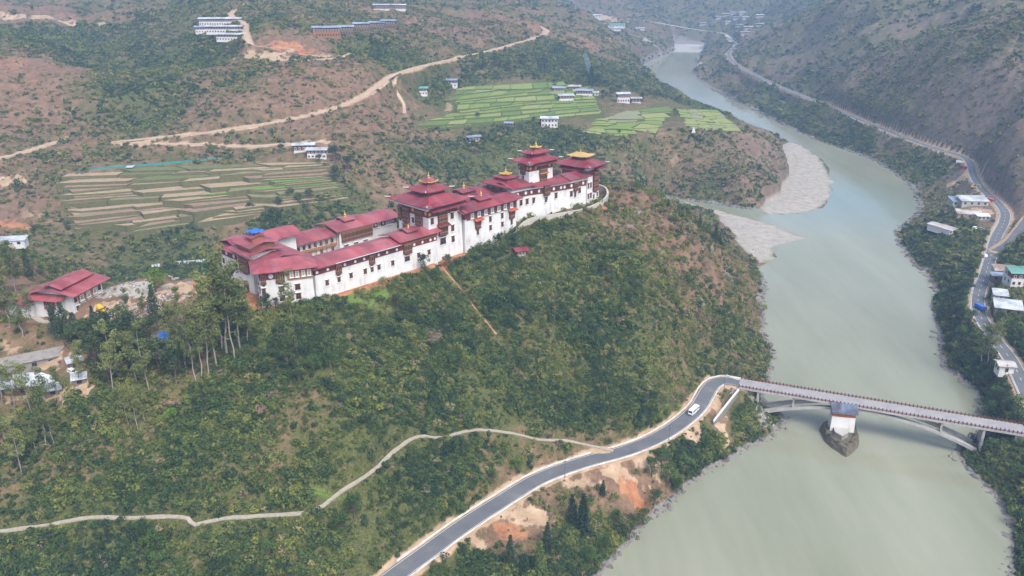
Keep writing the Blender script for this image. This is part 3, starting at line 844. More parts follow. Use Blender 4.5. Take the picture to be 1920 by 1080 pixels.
# ---------------------------------------------------------------- mesh building kit
class MB:
    def __init__(self):
        self.v, self.f = [], []
    def add(self, vs, fs):
        o = len(self.v)
        self.v += [tuple(map(float, p)) for p in vs]
        self.f += [tuple(i + o for i in f) for f in fs]
        return self
    def box(self, x0, x1, y0, y1, z0, z1, t=0.0):
        vs = [(x0, y0, z0), (x1, y0, z0), (x1, y1, z0), (x0, y1, z0), (x0 + t, y0 + t, z1), (x1 - t, y0 + t, z1), (x1 - t, y1 - t, z1), (x0 + t, y1 - t, z1)]
        return self.add(vs, [(3, 2, 1, 0), (4, 5, 6, 7), (0, 1, 5, 4), (1, 2, 6, 5), (2, 3, 7, 6), (3, 0, 4, 7)])
    def prism(self, poly, z0, z1, inset=None):
        n = len(poly)
        top = inset or poly
        vs = [(p[0], p[1], z0) for p in poly] + [(p[0], p[1], z1) for p in top]
        fs = [tuple(range(n - 1, -1, -1)), tuple(range(n, 2 * n))] + [(i, (i + 1) % n, n + (i + 1) % n, n + i) for i in range(n)]
        return self.add(vs, fs)
    def profile_x(self, prof, x0, x1):
        """closed (y, z) outline extruded along x"""
        n = len(prof)
        vs = [(x0, p[0], p[1]) for p in prof] + [(x1, p[0], p[1]) for p in prof]
        fs = [tuple(range(n)), tuple(range(2 * n - 1, n - 1, -1))] + [(i, n + i, n + (i + 1) % n, (i + 1) % n) for i in range(n)]
        return self.add(vs, fs)
    def profile_y(self, prof, y0, y1):
        n = len(prof)
        vs = [(p[0], y0, p[1]) for p in prof] + [(p[0], y1, p[1]) for p in prof]
        fs = [tuple(range(n - 1, -1, -1)), tuple(range(n, 2 * n))] + [(i, (i + 1) % n, n + (i + 1) % n, n + i) for i in range(n)]
        return self.add(vs, fs)
    def gable_x(self, x0, x1, y0, y1, z, rise, th=0.22):
        ym = (y0 + y1) / 2
        return self.profile_x([(y0, z), (ym, z + rise), (y1, z), (y1, z - th), (ym, z + rise - th), (y0, z - th)], x0, x1)
    def gable_y(self, x0, x1, y0, y1, z, rise, th=0.22):
        xm = (x0 + x1) / 2
        return self.profile_y([(x0, z), (xm, z + rise), (x1, z), (x1, z - th), (xm, z + rise - th), (x0, z - th)], y0, y1)
    def hip(self, x0, x1, y0, y1, z, rise, tx, ty, lift=0.35, th=0.3, n=8):
        """sheet-metal hipped roof with gently lifted corners; the flat on top measures tx by ty"""
        cx, cy = (x0 + x1) / 2, (y0 + y1) / 2
        ring, top, low = [], [], []
        cs = [(x0, y0), (x1, y0), (x1, y1), (x0, y1)]
        ts = [(cx - tx / 2, cy - ty / 2), (cx + tx / 2, cy - ty / 2), (cx + tx / 2, cy + ty / 2), (cx - tx / 2, cy + ty / 2)]
        mid = []
        for k in range(4):
            a, b = cs[k], cs[(k + 1) % 4]; c, d = ts[k], ts[(k + 1) % 4]
            for i in range(n):
                t = i / n
                zz = z + lift * abs(2 * t - 1) ** 4
                p = (a[0] + (b[0] - a[0]) * t, a[1] + (b[1] - a[1]) * t)
                q = (c[0] + (d[0] - c[0]) * t, c[1] + (d[1] - c[1]) * t)
                ring.append((*p, zz)); top.append((*q, z + rise)); low.append((*p, zz - th))
                mid.append((p[0] * .5 + q[0] * .5, p[1] * .5 + q[1] * .5, z + rise * 0.42 + (zz - z) * .2))
        m = 4 * n
        vs = ring + mid + top + low
        fs = []
        for i in range(m):
            j = (i + 1) % m
            fs += [(i, j, m + j, m + i), (m + i, m + j, 2 * m + j, 2 * m + i), (3 * m + i, 3 * m + j, j, i)]
        fs.append(tuple(range(2 * m, 3 * m)))
        fs.append(tuple(range(4 * m - 1, 3 * m - 1, -1)))
        return self.add(vs, fs)
    def lathe(self, prof, x=0, y=0, z=0, n=10):
        vs, fs = [], []
        for r, h in prof:
            for i in range(n):
                a = 2 * math.pi * i / n
                vs.append((x + r * math.cos(a), y + r * math.sin(a), z + h))
        for k in range(len(prof) - 1):
            for i in range(n):
                j = (i + 1) % n
                fs.append((k * n + i, k * n + j, (k + 1) * n + j, (k + 1) * n + i))
        fs.append(tuple(range(n - 1, -1, -1)))
        fs.append(tuple(range((len(prof) - 1) * n, len(prof) * n)))
        return self.add(vs, fs)
    def tube(self, pts, rads, n=6):
        """round tube through points"""
        P = [Vector(p) for p in pts]
        vs, fs = [], []
        for k, p in enumerate(P):
            d = (P[min(k + 1, len(P) - 1)] - P[max(k - 1, 0)]).normalized()
            u = d.orthogonal().normalized(); w = d.cross(u)
            if k and u.dot(pu) < 0: u, w = -u, -w
            if k:
                u = (pu - d * pu.dot(d)).normalized(); w = d.cross(u)
            pu = u
            for i in range(n):
                a = 2 * math.pi * i / n
                vs.append(p + (u * math.cos(a) + w * math.sin(a)) * rads[k])
        for k in range(len(P) - 1):
            for i in range(n):
                j = (i + 1) % n
                fs.append((k * n + i, k * n + j, (k + 1) * n + j, (k + 1) * n + i))
        fs.append(tuple(range(n - 1, -1, -1)))
        fs.append(tuple(range((len(P) - 1) * n, len(P) * n)))
        return self.add(vs, fs)
    def mesh(self, name, mat):
        me = bpy.data.meshes.new(name)
        me.from_pydata(self.v, [], self.f)
        me.materials.append(mat)
        return me
    def build(self, name, mat, parent=None, smooth=False):
        me = self.mesh(name, mat)
        if smooth:
            me.polygons.foreach_set('use_smooth', [True] * len(me.polygons))
        return link(bpy.data.objects.new(name, me), parent)

def put(name, me, parent, loc=(0, 0, 0), rz=0.0):
    o = bpy.data.objects.new(name, me)
    link(o, parent)
    o.location = loc
    o.rotation_euler = (0, 0, rz)
    return o

def empty(name, loc, rz, label, cat, group=None):
    o = bpy.data.objects.new(name, None)
    o.empty_display_size = 1.0
    COL.objects.link(o)
    o.location = tuple(map(float, loc)); o.rotation_euler = (0, 0, rz)
    return tag(o, label, cat, group)

# ---------------------------------------------------------------- building materials
def plaster_mat(name, c, dirt):
    m, nt, b = new_mat(name)
    g = node(nt, 'ShaderNodeNewGeometry'); g.name = 'geo_pos'
    mp = node(nt, 'ShaderNodeMapping'); mp.inputs['Scale'].default_value = (1, 1, 0.16)
    nt.links.new(g.outputs['Position'], mp.inputs['Vector'])
    st = noise(nt, 0.55, 5, 0.65, mp.outputs['Vector'])
    bl = noise(nt, 0.16, 4, 0.6)
    f = mth(nt, 'ADD', mth(nt, 'MULTIPLY', st, 0.55), mth(nt, 'MULTIPLY', bl, 0.45))
    nt.links.new(ramp(nt, f, [(0.33, dirt), (0.41, tuple(x * .8 for x in c)), (0.47, tuple(x * .94 for x in c)), (0.6, c)]), b.inputs['Base Color'])
    b.inputs['Roughness'].default_value = 0.9
    bump(nt, b, noise(nt, 1.5, 4, 0.6), 0.25, 0.08)
    return m

def roof_mat(name, c, c2, rough, metal=0.0, pitch=0.9):
    """painted metal sheets: fine seams up the slope, patchy fading"""
    m, nt, b = new_mat(name)
    tc = node(nt, 'ShaderNodeTexCoord')
    n1 = noise(nt, 0.13, 4, 0.6)
    n2 = noise(nt, 1.7, 4, 0.65)
    f = mth(nt, 'ADD', mth(nt, 'MULTIPLY', n1, 0.7), mth(nt, 'MULTIPLY', n2, 0.3))
    col = ramp(nt, f, [(0.33, tuple(x * .8 for x in c2)), (0.44, c2), (0.52, c), (0.66, tuple(min(1, x * 1.3) for x in c))])
    sep = node(nt, 'ShaderNodeSeparateXYZ'); nt.links.new(tc.outputs['Object'], sep.inputs[0])
    nz = node(nt, 'ShaderNodeSeparateXYZ')
    geo = nt.nodes['geo_pos']
    vt = node(nt, 'ShaderNodeVectorTransform', vector_type='NORMAL', convert_from='WORLD', convert_to='OBJECT')
    nt.links.new(geo.outputs['True Normal'], vt.inputs[0]); nt.links.new(vt.outputs[0], nz.inputs[0])
    usex = mth(nt, 'GREATER_THAN', mth(nt, 'ABSOLUTE', nz.outputs[1]), mth(nt, 'ABSOLUTE', nz.outputs[0]))
    crd = node(nt, 'ShaderNodeMix'); crd.data_type = 'FLOAT'
    nt.links.new(usex, crd.inputs[0]); nt.links.new(sep.outputs[1], crd.inputs[2]); nt.links.new(sep.outputs[0], crd.inputs[3])
    fr = mth(nt, 'FRACT', mth(nt, 'DIVIDE', crd.outputs[0], pitch))
    seam = mth(nt, 'LESS_THAN', fr, 0.12)
    sheet = mth(nt, 'FRACT', mth(nt, 'MULTIPLY', mth(nt, 'SINE', mth(nt, 'MULTIPLY', mth(nt, 'FLOOR', mth(nt, 'DIVIDE', crd.outputs[0], pitch * 3)), 12.9)), 437.5))
    col = mixc(nt, mth(nt, 'MULTIPLY', sheet, 0.06), col, (0.9, 0.8, 0.8))
    col = mixc(nt, mth(nt, 'MULTIPLY', seam, 0.35), col, tuple(x * .45 for x in c2))
    nt.links.new(col, b.inputs['Base Color'])
    b.inputs['Roughness'].default_value = rough
    b.inputs['Metallic'].default_value = metal
    b.inputs['Specular IOR Level'].default_value = 0.3
    return m

WHITE = plaster_mat('whitewashed_masonry', (0.60, 0.595, 0.585), (0.40, 0.38, 0.35))
GREYW = plaster_mat('weathered_stone_wall', (0.42, 0.39, 0.345), (0.22, 0.195, 0.165))
RED_LOW = roof_mat('paler_red_roof_sheets', (0.255, 0.05, 0.061), (0.185, 0.036, 0.045), 0.48)  # a paler, pinker red than the deep red sheets
RED_DEEP = roof_mat('deep_red_roof_sheets', (0.20, 0.024, 0.036), (0.14, 0.018, 0.026), 0.48)
TIN = roof_mat('grey_tin_roof_sheets', (0.42, 0.45, 0.48), (0.27, 0.29, 0.31), 0.4, 0.0, 1.0)
RUST = roof_mat('rusty_tin_roof_sheets', (0.36, 0.34, 0.33), (0.24, 0.15, 0.10), 0.6, 0.0, 1.0)
BLUETIN = roof_mat('blue_grey_roof_sheets', (0.22, 0.28, 0.36), (0.14, 0.18, 0.24), 0.45, 0.0, 1.0)
GREENTIN = roof_mat('green_roof_sheets', (0.10, 0.27, 0.22), (0.07, 0.2, 0.16), 0.5, 0.0, 1.0)
SLATE = roof_mat('blue_slate_roof', (0.085, 0.11, 0.165), (0.03, 0.04, 0.06), 0.7, 0.0, 0.5)
TIMBER = plain('dark_painted_timber', (0.125, 0.052, 0.036), 0.35, 0.8)
OCHRE = plain('ochre_carved_timber', (0.29, 0.14, 0.065), 0.4, 1.2)
KEMAR = plain('dark_red_band_paint', (0.15, 0.032, 0.028), 0.3, 0.6)
TRIM = plain('white_trim_paint', (0.66, 0.655, 0.645), 0.12, 1.0)
PANE = plain('dark_window_opening', (0.028, 0.026, 0.03), 0.4, 1.0, rough=0.25, spec=0.5)
GOLD = plain('gilded_metal', (0.62, 0.40, 0.10), 0.25, 1.5, rough=0.38, metallic=0.55)
STONE = plain('rough_grey_stone', (0.20, 0.185, 0.165), 0.5, 0.5, bmp=0.6)
PAVE = plain('courtyard_paving', (0.33, 0.26, 0.18), 0.3, 0.4)
BLUETARP = plain('blue_tarpaulin', (0.03, 0.13, 0.42), 0.35, 0.8, rough=0.5)
CONC = plain('grey_concrete', (0.36, 0.35, 0.33), 0.3, 0.3, bmp=0.3)

# ---------------------------------------------------------------- window prototypes
_cache = {}
def window_meshes(w, h, kind):
    k = (round(w, 1), round(h, 1), kind)
    if k in _cache:
        return _cache[k]
    w, h = k[0], k[1]
    # local: outward is -y, wall plane y=0, base z=0
    fr = MB()
    t = 0.18
    flare = 0.16 if kind == 'dark' else 0.0
    wt = w * (1 - flare)
    def trap(x0, x1, x2, x3, z0, z1, y0, y1):
        fr.add([(x0, y0, z0), (x1, y0, z0), (x1, y1, z0), (x0, y1, z0), (x2, y0, z1), (x3, y0, z1), (x3, y1, z1), (x2, y1, z1)],
               [(3, 2, 1, 0), (4, 5, 6, 7), (0, 1, 5, 4), (1, 2, 6, 5), (2, 3, 7, 6), (3, 0, 4, 7)])
    trap(-w / 2, -w / 2 + 2 * t, -wt / 2, -wt / 2 + 2 * t, 0, h, -.16, .1)
    trap(w / 2 - 2 * t, w / 2, wt / 2 - 2 * t, wt / 2, 0, h, -.16, .1)
    fr.box(-w / 2 - .05, w / 2 + .05, -.22, .1, h - .3, h + .12)
    fr.box(-w / 2 + .1, w / 2 - .1, -.14, .1, 0, .25)
    fr.box(-.09, .09, -.13, .1, .25, h - .3)
    fr.box(-w / 2 + .3, w / 2 - .3, -.12, .1, h * .55, h * .55 + .14)
    frm = fr.mesh('window', TRIM if kind == 'white' else TIMBER)
    pn = MB().box(-w / 2 + .25, w / 2 - .25, -.05, .05, .2, h - .25).mesh('pane', PANE)
    sl = MB().box(-w / 2 - .25, w / 2 + .25, -.34, .1, -.24, -.02).mesh('sill', TRIM)
    hd = MB().box(-w / 2 - .25, w / 2 + .25, -.42, .1, h + .13, h + .34).mesh('lintel', TRIM)
    _cache[k] = (frm, pn, sl, hd)
    return _cache[k]

def bay_meshes(w, h, rows, d):
    k = ('bay', round(w, 1), round(h, 1), rows, round(d, 1))
    if k in _cache:
        return _cache[k]
    body = MB().box(-w / 2, w / 2, -d, .1, 0, h)
    body.box(-w / 2 - .18, w / 2 + .18, -d - .2, .1, h, h + .25)
    body.box(-w / 2 - .12, w / 2 + .12, -d - .14, .1, -.22, 0)
    n = max(3, int(w / 0.75))
    pn = MB()
    lat = MB()
    rh = h / rows
    for r in range(rows):
        z0 = r * rh + rh * .38; z1 = r * rh + rh * .86
        for i in range(n):
            x0 = -w / 2 + w * (i + .2) / n; x1 = -w / 2 + w * (i + .8) / n
            pn.box(x0, x1, -d - .03, -d + .05, z0, z1)
        lat.box(-w / 2 - .03, w / 2 + .03, -d - .09, -d + .02, r * rh + rh * .28, r * rh + rh * .35)
        lat.box(-w / 2 - .03, w / 2 + .03, -d - .09, -d + .02, r * rh + rh * .88, r * rh + rh * .96)
        for i in range(n + 1):
            x = -w / 2 + w * i / n
            lat.box(x - .06, x + .06, -d - .07, -d + .02, r * rh + rh * .35, r * rh + rh * .88)
    cb = MB()
    for i in range(3):
        f = 1 - .22 * (i + 1)
        cb.box(-w / 2 * f, w / 2 * f, -d * f, .1, -.22 - .32 * (i + 1), -.22 - .32 * i)
    tr = MB().box(-w / 2 - .3, w / 2 + .3, -d - .38, .1, h + .26, h + .46)
    _cache[k] = (body.mesh('bay_window', TIMBER), pn.mesh('pane', PANE), lat.mesh('lattice', OCHRE), cb.mesh('corbel', TIMBER), tr.mesh('lintel', OCHRE))
    return _cache[k]

def disc_mesh(r, mat, key):
    k = ('disc', r, key)
    if k not in _cache:
        m = MB()
        n = 14
        vs = [(r * math.cos(2 * math.pi * i / n), -.12, r * math.sin(2 * math.pi * i / n)) for i in range(n)] + \
             [(r * math.cos(2 * math.pi * i / n), .05, r * math.sin(2 * math.pi * i / n)) for i in range(n)]
        m.add(vs, [tuple(range(n)), *[(i, n + i, n + (i + 1) % n, (i + 1) % n) for i in range(n)]])
        _cache[k] = m.mesh('medallion', mat)
    return _cache[k]

def finial_mesh(h, base=True):
    k = ('fin', round(h, 1), base)
    if k not in _cache:
        p = [(.30, 0), (.34, .06), (.20, .12), (.16, .2), (.30, .28), (.34, .38), (.24, .47), (.12, .53), (.17, .58), (.10, .63), (.13, .69), (.07, .75), (.05, .9), (.01, 1.0)]
        _cache[k] = MB().lathe([(r * h * .62, z * h) for r, z in p]).mesh('finial', GOLD)
        _cache[k].polygons.foreach_set('use_smooth', [True] * len(_cache[k].polygons))
    return _cache[k]

class Bld:
    """a building: x along its front, y towards its back, front wall faces -y"""
    def __init__(self, name, label, cat, loc, rz, group=None):
        self.o = empty(name, loc, rz, label, cat, group)
        self.o.rotation_euler = (0, 0, rz)
        self.zb = float(loc[2]); self.slope = 0.0
    def part(self, name, mb, mat, parent=None, smooth=False):
        return mb.build(name, mat, parent or self.o, smooth)
    def face(self, f, a, b, z):
        """position on a wall: f in F,B,L,R; a along the wall, b the wall plane"""
        if f in 'FL' and 0 <= b <= .6 and self.slope: b = self.slope * z - .04
        if f == 'F': return (a, b, z), 0.0
        if f == 'B': return (a, b, z), math.pi
        if f == 'L': return (b, a, z), -math.pi / 2
        return (b, a, z), math.pi / 2
    def window(self, f, a, b, z, w=1.6, h=2.6, kind='dark', trim=True):
        loc, rz = self.face(f, a, b, z)
        ms = window_meshes(w, h, kind)
        o = put('window', ms[0], self.o, loc, rz)
        put('pane', ms[1], o)
        if trim:
            put('sill', ms[2], o)
        if kind == 'dark' and trim:
            put('lintel', ms[3], o)
        return o
    def bay(self, f, a, b, z, w=4.0, h=4.5, rows=2, d=0.7, corbel=True):
        loc, rz = self.face(f, a, b, z)
        ms = bay_meshes(w, h, rows, d)
        o = put('bay_window', ms[0], self.o, loc, rz)
        put('pane', ms[1], o); put('lattice', ms[2], o); put('lintel', ms[4], o)
        if corbel: put('corbel', ms[3], o)
        return o
    def disc(self, f, a, b, z, r=0.62, gold=False):
        loc, rz = self.face(f, a, b, z)
        return put('medallion', disc_mesh(r, GOLD if gold else TRIM, gold), self.o, loc, rz)
    def finial(self, x, y, z, h=2.2):
        return put('finial', finial_mesh(h), self.o, (x, y, z))
    def tips(self, x0, x1, y0, y1, z, mat=None, L=1.6):
        for sx, x in ((-1, x0), (1, x1)):
            for sy, y in ((-1, y0), (1, y1)):
                m = MB()
                m.tube([(-sx * L * .5, -sy * L * .5, .16), (0, 0, .1), (sx * L * .35, sy * L * .35, .35)], [.20, .18, .10], 5)
                put('corner_tip', m.mesh('corner_tip', mat or TRIM), self.o, (x, y, z))

FA = math.pi / 2 - R(44)          # rotation of the fortress axis
def fort(name, label, s, w, z, turn=0.0, cat='fortress building'):
    return Bld(name, label, cat, dz(s, w, z), FA + turn, 'buildings of the hilltop fortress')

# ---- long front wing of the lower court
def front_wing():
    B = fort('front_wing', 'long white lower wing with red roof, single windows and white discs under its eave', 1.5, 0, 66.5)
    Z = lambda z: z - 66.5
    L = 64.5
    B.part('wall', MB().box(0, L, 0, 11.5, 0, Z(81.3), .25), WHITE); B.slope = .25 / 14.8
    B.part('red_band', MB().box(.15, L - .15, .12, 2, Z(78.7), Z(80.9)), KEMAR)
    B.part('cornice', MB().box(-.1, L + .1, -.35, 1.2, Z(81.0), Z(81.55)), OCHRE)
    r = B.part('roof', MB().gable_x(-1.6, 43.5, -1.7, 13.3, Z(82.0), 1.7), RED_LOW)
    r2 = B.part('roof', MB().gable_x(42.0, L + 1.8, -1.9, 13.6, Z(83.1), 1.8), RED_LOW)
    B.part('roof_gable', MB().add([(43, -1.2, Z(82.0)), (43, 12.8, Z(82.0)), (43, 5.8, Z(84.2))], [(0, 1, 2)]).box(43, L, -.2, .3, Z(81.5), Z(82.8)), TIMBER)
    # little raised lantern roof
    MB().gable_x(49.5, 56.5, 2.2, 9.6, Z(85.15), .85, .16).build('lantern_roof', RED_LOW, r2)
    MB().box(50.2, 55.8, 3, 8.8, Z(84), Z(85.3)).build('lantern', TIMBER, r2)
    B.finial(53, 5.9, Z(85.8), 2.3)
    MB().profile_x([(-2.05, Z(81.95)), (-1.75, Z(81.95)), (-1.75, Z(82.12)), (-2.05, Z(82.12))], 9, 42).build('gutter', plain('pale_gutter', (.45, .55, .58)), r)
    for a in (5.5, 17.2, 24.4, 31.6, 39.0, 53.5, 59.5):
        B.window('F', a, .12, Z(73.2), 1.6, 2.4)
    for a in (11.2, 28.0):
        B.bay('F', a, .1, Z(77.0), 2.6, 3.6, 1, .8)
        B.window('F', a, .12, Z(73.2), 1.5, 2.2)
    B.bay('F', 47.2, .1, Z(77.0), 4.4, 4.2, 1, .9)
    B.window('F', 47.0, .12, Z(73.2), 3.0, 2.4)
    for a in (1.2, 6.3, 14.6, 19.8, 24.3, 31.9, 36.3, 41.6, 51.3, 56.0, 60.6, 63.2):
        B.disc('F', a, .1, Z(79.8))
    for a in (3.6, 17.2, 22.0, 34.0, 39.0):
        B.window('F', a, .1, Z(78.8), 1.2, 1.9, trim=False)
    B.part('side_door', MB().box(L - .1, L + .25, 2, 3.6, Z(68.3), Z(72.2)), TIMBER)
    for i in range(7):      # courtyard side
        B.window('B', 8 + i * 8, 11.4, Z(76.5), 1.8, 2.0)
front_wing()

# ---- back wing of the lower court
def back_wing():
    B = fort('back_wing', 'galleried timber back wing of the lower courtyard with long red roof and gold pinnacle', 15, 42.5, 68.5)
    Z = lambda z: z - 68.5
    B.part('wall', MB().box(0, 62, 0, 13, 0, Z(77.6), .1), WHITE)
    B.part('roof', MB().gable_x(-2, 26.5, -2.2, 15.5, Z(78.0), 2.0), RED_LOW)
    r = B.part('roof', MB().gable_x(25, 48, -3.0, 16.0, Z(79.6), 2.2), RED_LOW)
    B.part('roof', MB().gable_x(47, 63.5, -2.2, 15.5, Z(79.3), 2.0), RED_LOW)
    MB().gable_x(33, 40, 2.5, 10.5, Z(82.1), .9, .16).build('lantern_roof', RED_LOW, r)
    MB().box(33.8, 39.2, 3.2, 9.8, Z(80.5), Z(82.2)).build('lantern', TIMBER, r)
    B.finial(36.5, 6.5, Z(82.8), 3.0)
    # gallery: floor, rail, posts
    B.part('gallery_floor', MB().box(0, 25.8, -1.4, 0, Z(73.3), Z(73.6)), OCHRE)
    B.part('gallery_rail', MB().box(0, 25.8, -1.45, -1.3, Z(73.6), Z(74.6)), OCHRE)
    for i in range(10):
        B.part('post', MB().box(.3 + i * 2.8, .55 + i * 2.8, -1.4, -1.15, 0, Z(77.7)), OCHRE)
    for i in range(8):
        B.window('F', 3 + i * 3.0, .05, Z(74.4), 1.5, 2.0)
        if i % 2: B.window('F', 3 + i * 3.0, .05, Z(70.2), 1.5, 2.2)
    B.part('projecting_bay', MB().box(27, 46.5, -1.6, 1, 0, Z(79.2)), WHITE)
    B.bay('F', 36.8, -1.6, Z(74.2), 17.5, 4.0, 1, .7, False)
    B.part('cornice', MB().box(26.6, 47, -2.6, 0, Z(78.7), Z(79.3)), OCHRE)
    for a in (30.5, 36, 41.5):
        B.window('F', a, -1.55, Z(69.2), 2.4, 3.0)
    B.part('red_band', MB().box(47.5, 61.8, -.1, 1, Z(76.2), Z(78.4)), KEMAR)
    for a in (49, 53.5, 59.8):
        B.disc('F', a, -.15, Z(77.4))
    for a in (51, 56, 58.2):
        B.window('F', a, -.1, Z(75.9), 1.7, 2.3, 'white')
back_wing()

# ---- corner bastion beside the gate
def bastion():
    B = fort('corner_bastion', 'white corner block beside the tall trees with a low hipped red roof', -18.1, 8.2, 67.0, R(-24.4))
    Z = lambda z: z - 67.0
    B.part('wall', MB().box(0, 20.5, 0, 12, 0, Z(82.8), .3), WHITE); B.slope = .3 / 15.8
    B.part('red_band', MB().box(.15, 9.6, .12, 2, Z(79.6), Z(82.2)), KEMAR)
    B.part('red_band', MB().box(.12, 2, .2, 11.8, Z(79.6), Z(82.2)), KEMAR)
    B.part('timber_panel', MB().box(10.5, 20.3, -.25, 1, Z(78.6), Z(82.6)), OCHRE)
    B.part('roof', MB().hip(-2.6, 22.6, -2.4, 15.5, Z(83.5), 2.4, 13, .4, .1), RED_LOW)
    B.part('cornice', MB().box(-.5, 20.9, -.5, 12.5, Z(82.6), Z(83.15)), TIMBER)
    for a in (12.2, 14.4, 16.8, 19.0):
        B.window('F', a, -.25, Z(79.6), 1.4, 2.4, 'white')
    B.disc('F', 4.4, .1, Z(81), .95)
    B.bay('F', 7.8, .12, Z(78.4), 3.4, 3.6, 1, .8)
    B.bay('F', 1.4, .12, Z(78.4), 2.0, 3.4, 1, .6)
    for z in (70.2, 74.0):
        B.window('F', 8.0, .18, Z(z), 2.4, 2.5)
        B.window('F', 14.2, .18, Z(z), 2.2, 2.6)
        B.window('F', 1.2, .18, Z(z), 1.6, 2.5)
        for a in (3, 8):
            B.window('L', a, .18, Z(z), 1.5, 2.4)
    B.disc('L', 5.5, .1, Z(81), .8)
bastion()

# ---- gatehouse
def gatehouse():
    B = fort('gatehouse', 'entrance block at the low end with stacked red roofs and blue tarpaulin on the lantern', -11, 17, 67.5)
    Z = lambda z: z - 67.5
    B.part('wall', MB().box(0, 17, 0, 35, 0, Z(82.2), .25), WHITE)
    B.part('wall', MB().box(2, 30, 23, 35.2, 0, Z(82.6), .2), WHITE)
    B.part('roof', MB().gable_y(-2.2, 19, -1.5, 37.5, Z(82.9), 1.9), RED_LOW)
    B.part('roof', MB().gable_x(.5, 32.5, 20.5, 37.2, Z(83.9), 2.2), RED_LOW)
    B.part('timber_front', MB().box(30.05, 30.3, 24, 34.5, Z(78.5), Z(83.6)).box(16.9, 17.3, 2, 22, Z(77), Z(82.2)), OCHRE)
    B.part('gate_wall', MB().box(-1.6, 10, 6, 18, 0, Z(85.2), .2), WHITE)
    r = B.part('gate_roof', MB().gable_y(-4.5, 12.6, 3.2, 20.4, Z(85.8), 1.6), RED_LOW)
    B.part('timber_tier', MB().box(-1.2, 10, 7, 17, Z(85.6), Z(88.2)), OCHRE)
    r2 = B.part('gate_roof', MB().gable_y(-2.5, 11.5, 5, 19, Z(88.4), 1.5), RED_LOW)
    MB().gable_y(1, 8, 8.8, 15.2, Z(91.0), .8, .16).build('lantern_roof', RED_LOW, r2)
    MB().box(1.8, 7.2, 9.6, 14.4, Z(89.2), Z(91.2)).build('lantern', OCHRE, r2)
    t = MB()
    for i in range(6):
        for j in range(5):
            x, y = 1.8 + i * .95, 9.6 + j * .95
            zz = lambda a, b_: Z(93.0) + .25 * math.sin(a * 2.1 + b_) + .2 * math.cos(b_ * 1.7)
            t.add([(x, y, zz(x, y)), (x + .95, y, zz(x + .95, y)), (x + .95, y + .95, zz(x + .95, y + .95)), (x, y + .95, zz(x, y + .95))], [(0, 1, 2, 3)])
    t.box(1.9, 2.1, 9.7, 9.9, Z(91.2), Z(92.8)).box(6.9, 7.1, 9.7, 9.9, Z(91.2), Z(92.8)).box(1.9, 2.1, 14, 14.2, Z(91.2), Z(92.8)).box(6.9, 7.1, 14, 14.2, Z(91.2), Z(92.8))
    B.part('tarpaulin', t, BLUETARP)
    B.part('red_band', MB().box(.1, 1, 1, 34, Z(79), Z(81.6)), KEMAR)
    for a in (3, 9, 22, 28, 33):
        B.window('L', a, .12, Z(75), 1.7, 2.6)
        B.disc('L', a + 1.6, .05, Z(80.4), .75)
    B.bay('L', 12, -1.6, Z(77), 7, 5, 2, .7)
    B.part('gate_door', MB().box(-1.9, -1.4, 10.4, 13.6, 0, 4.6), TIMBER)
    for a in (25.5, 29, 32.5):
        B.window('R', a, 30.3, Z(79.4), 1.4, 2.2, 'white')
gatehouse()

court = MB().prism([tuple(dz(*p)[:2]) for p in ((2, 11), (62, 11), (76, 43), (14, 43))], 68.9, 69.5).build('courtyard_floor', PAVE)
tag(court, kind='structure')

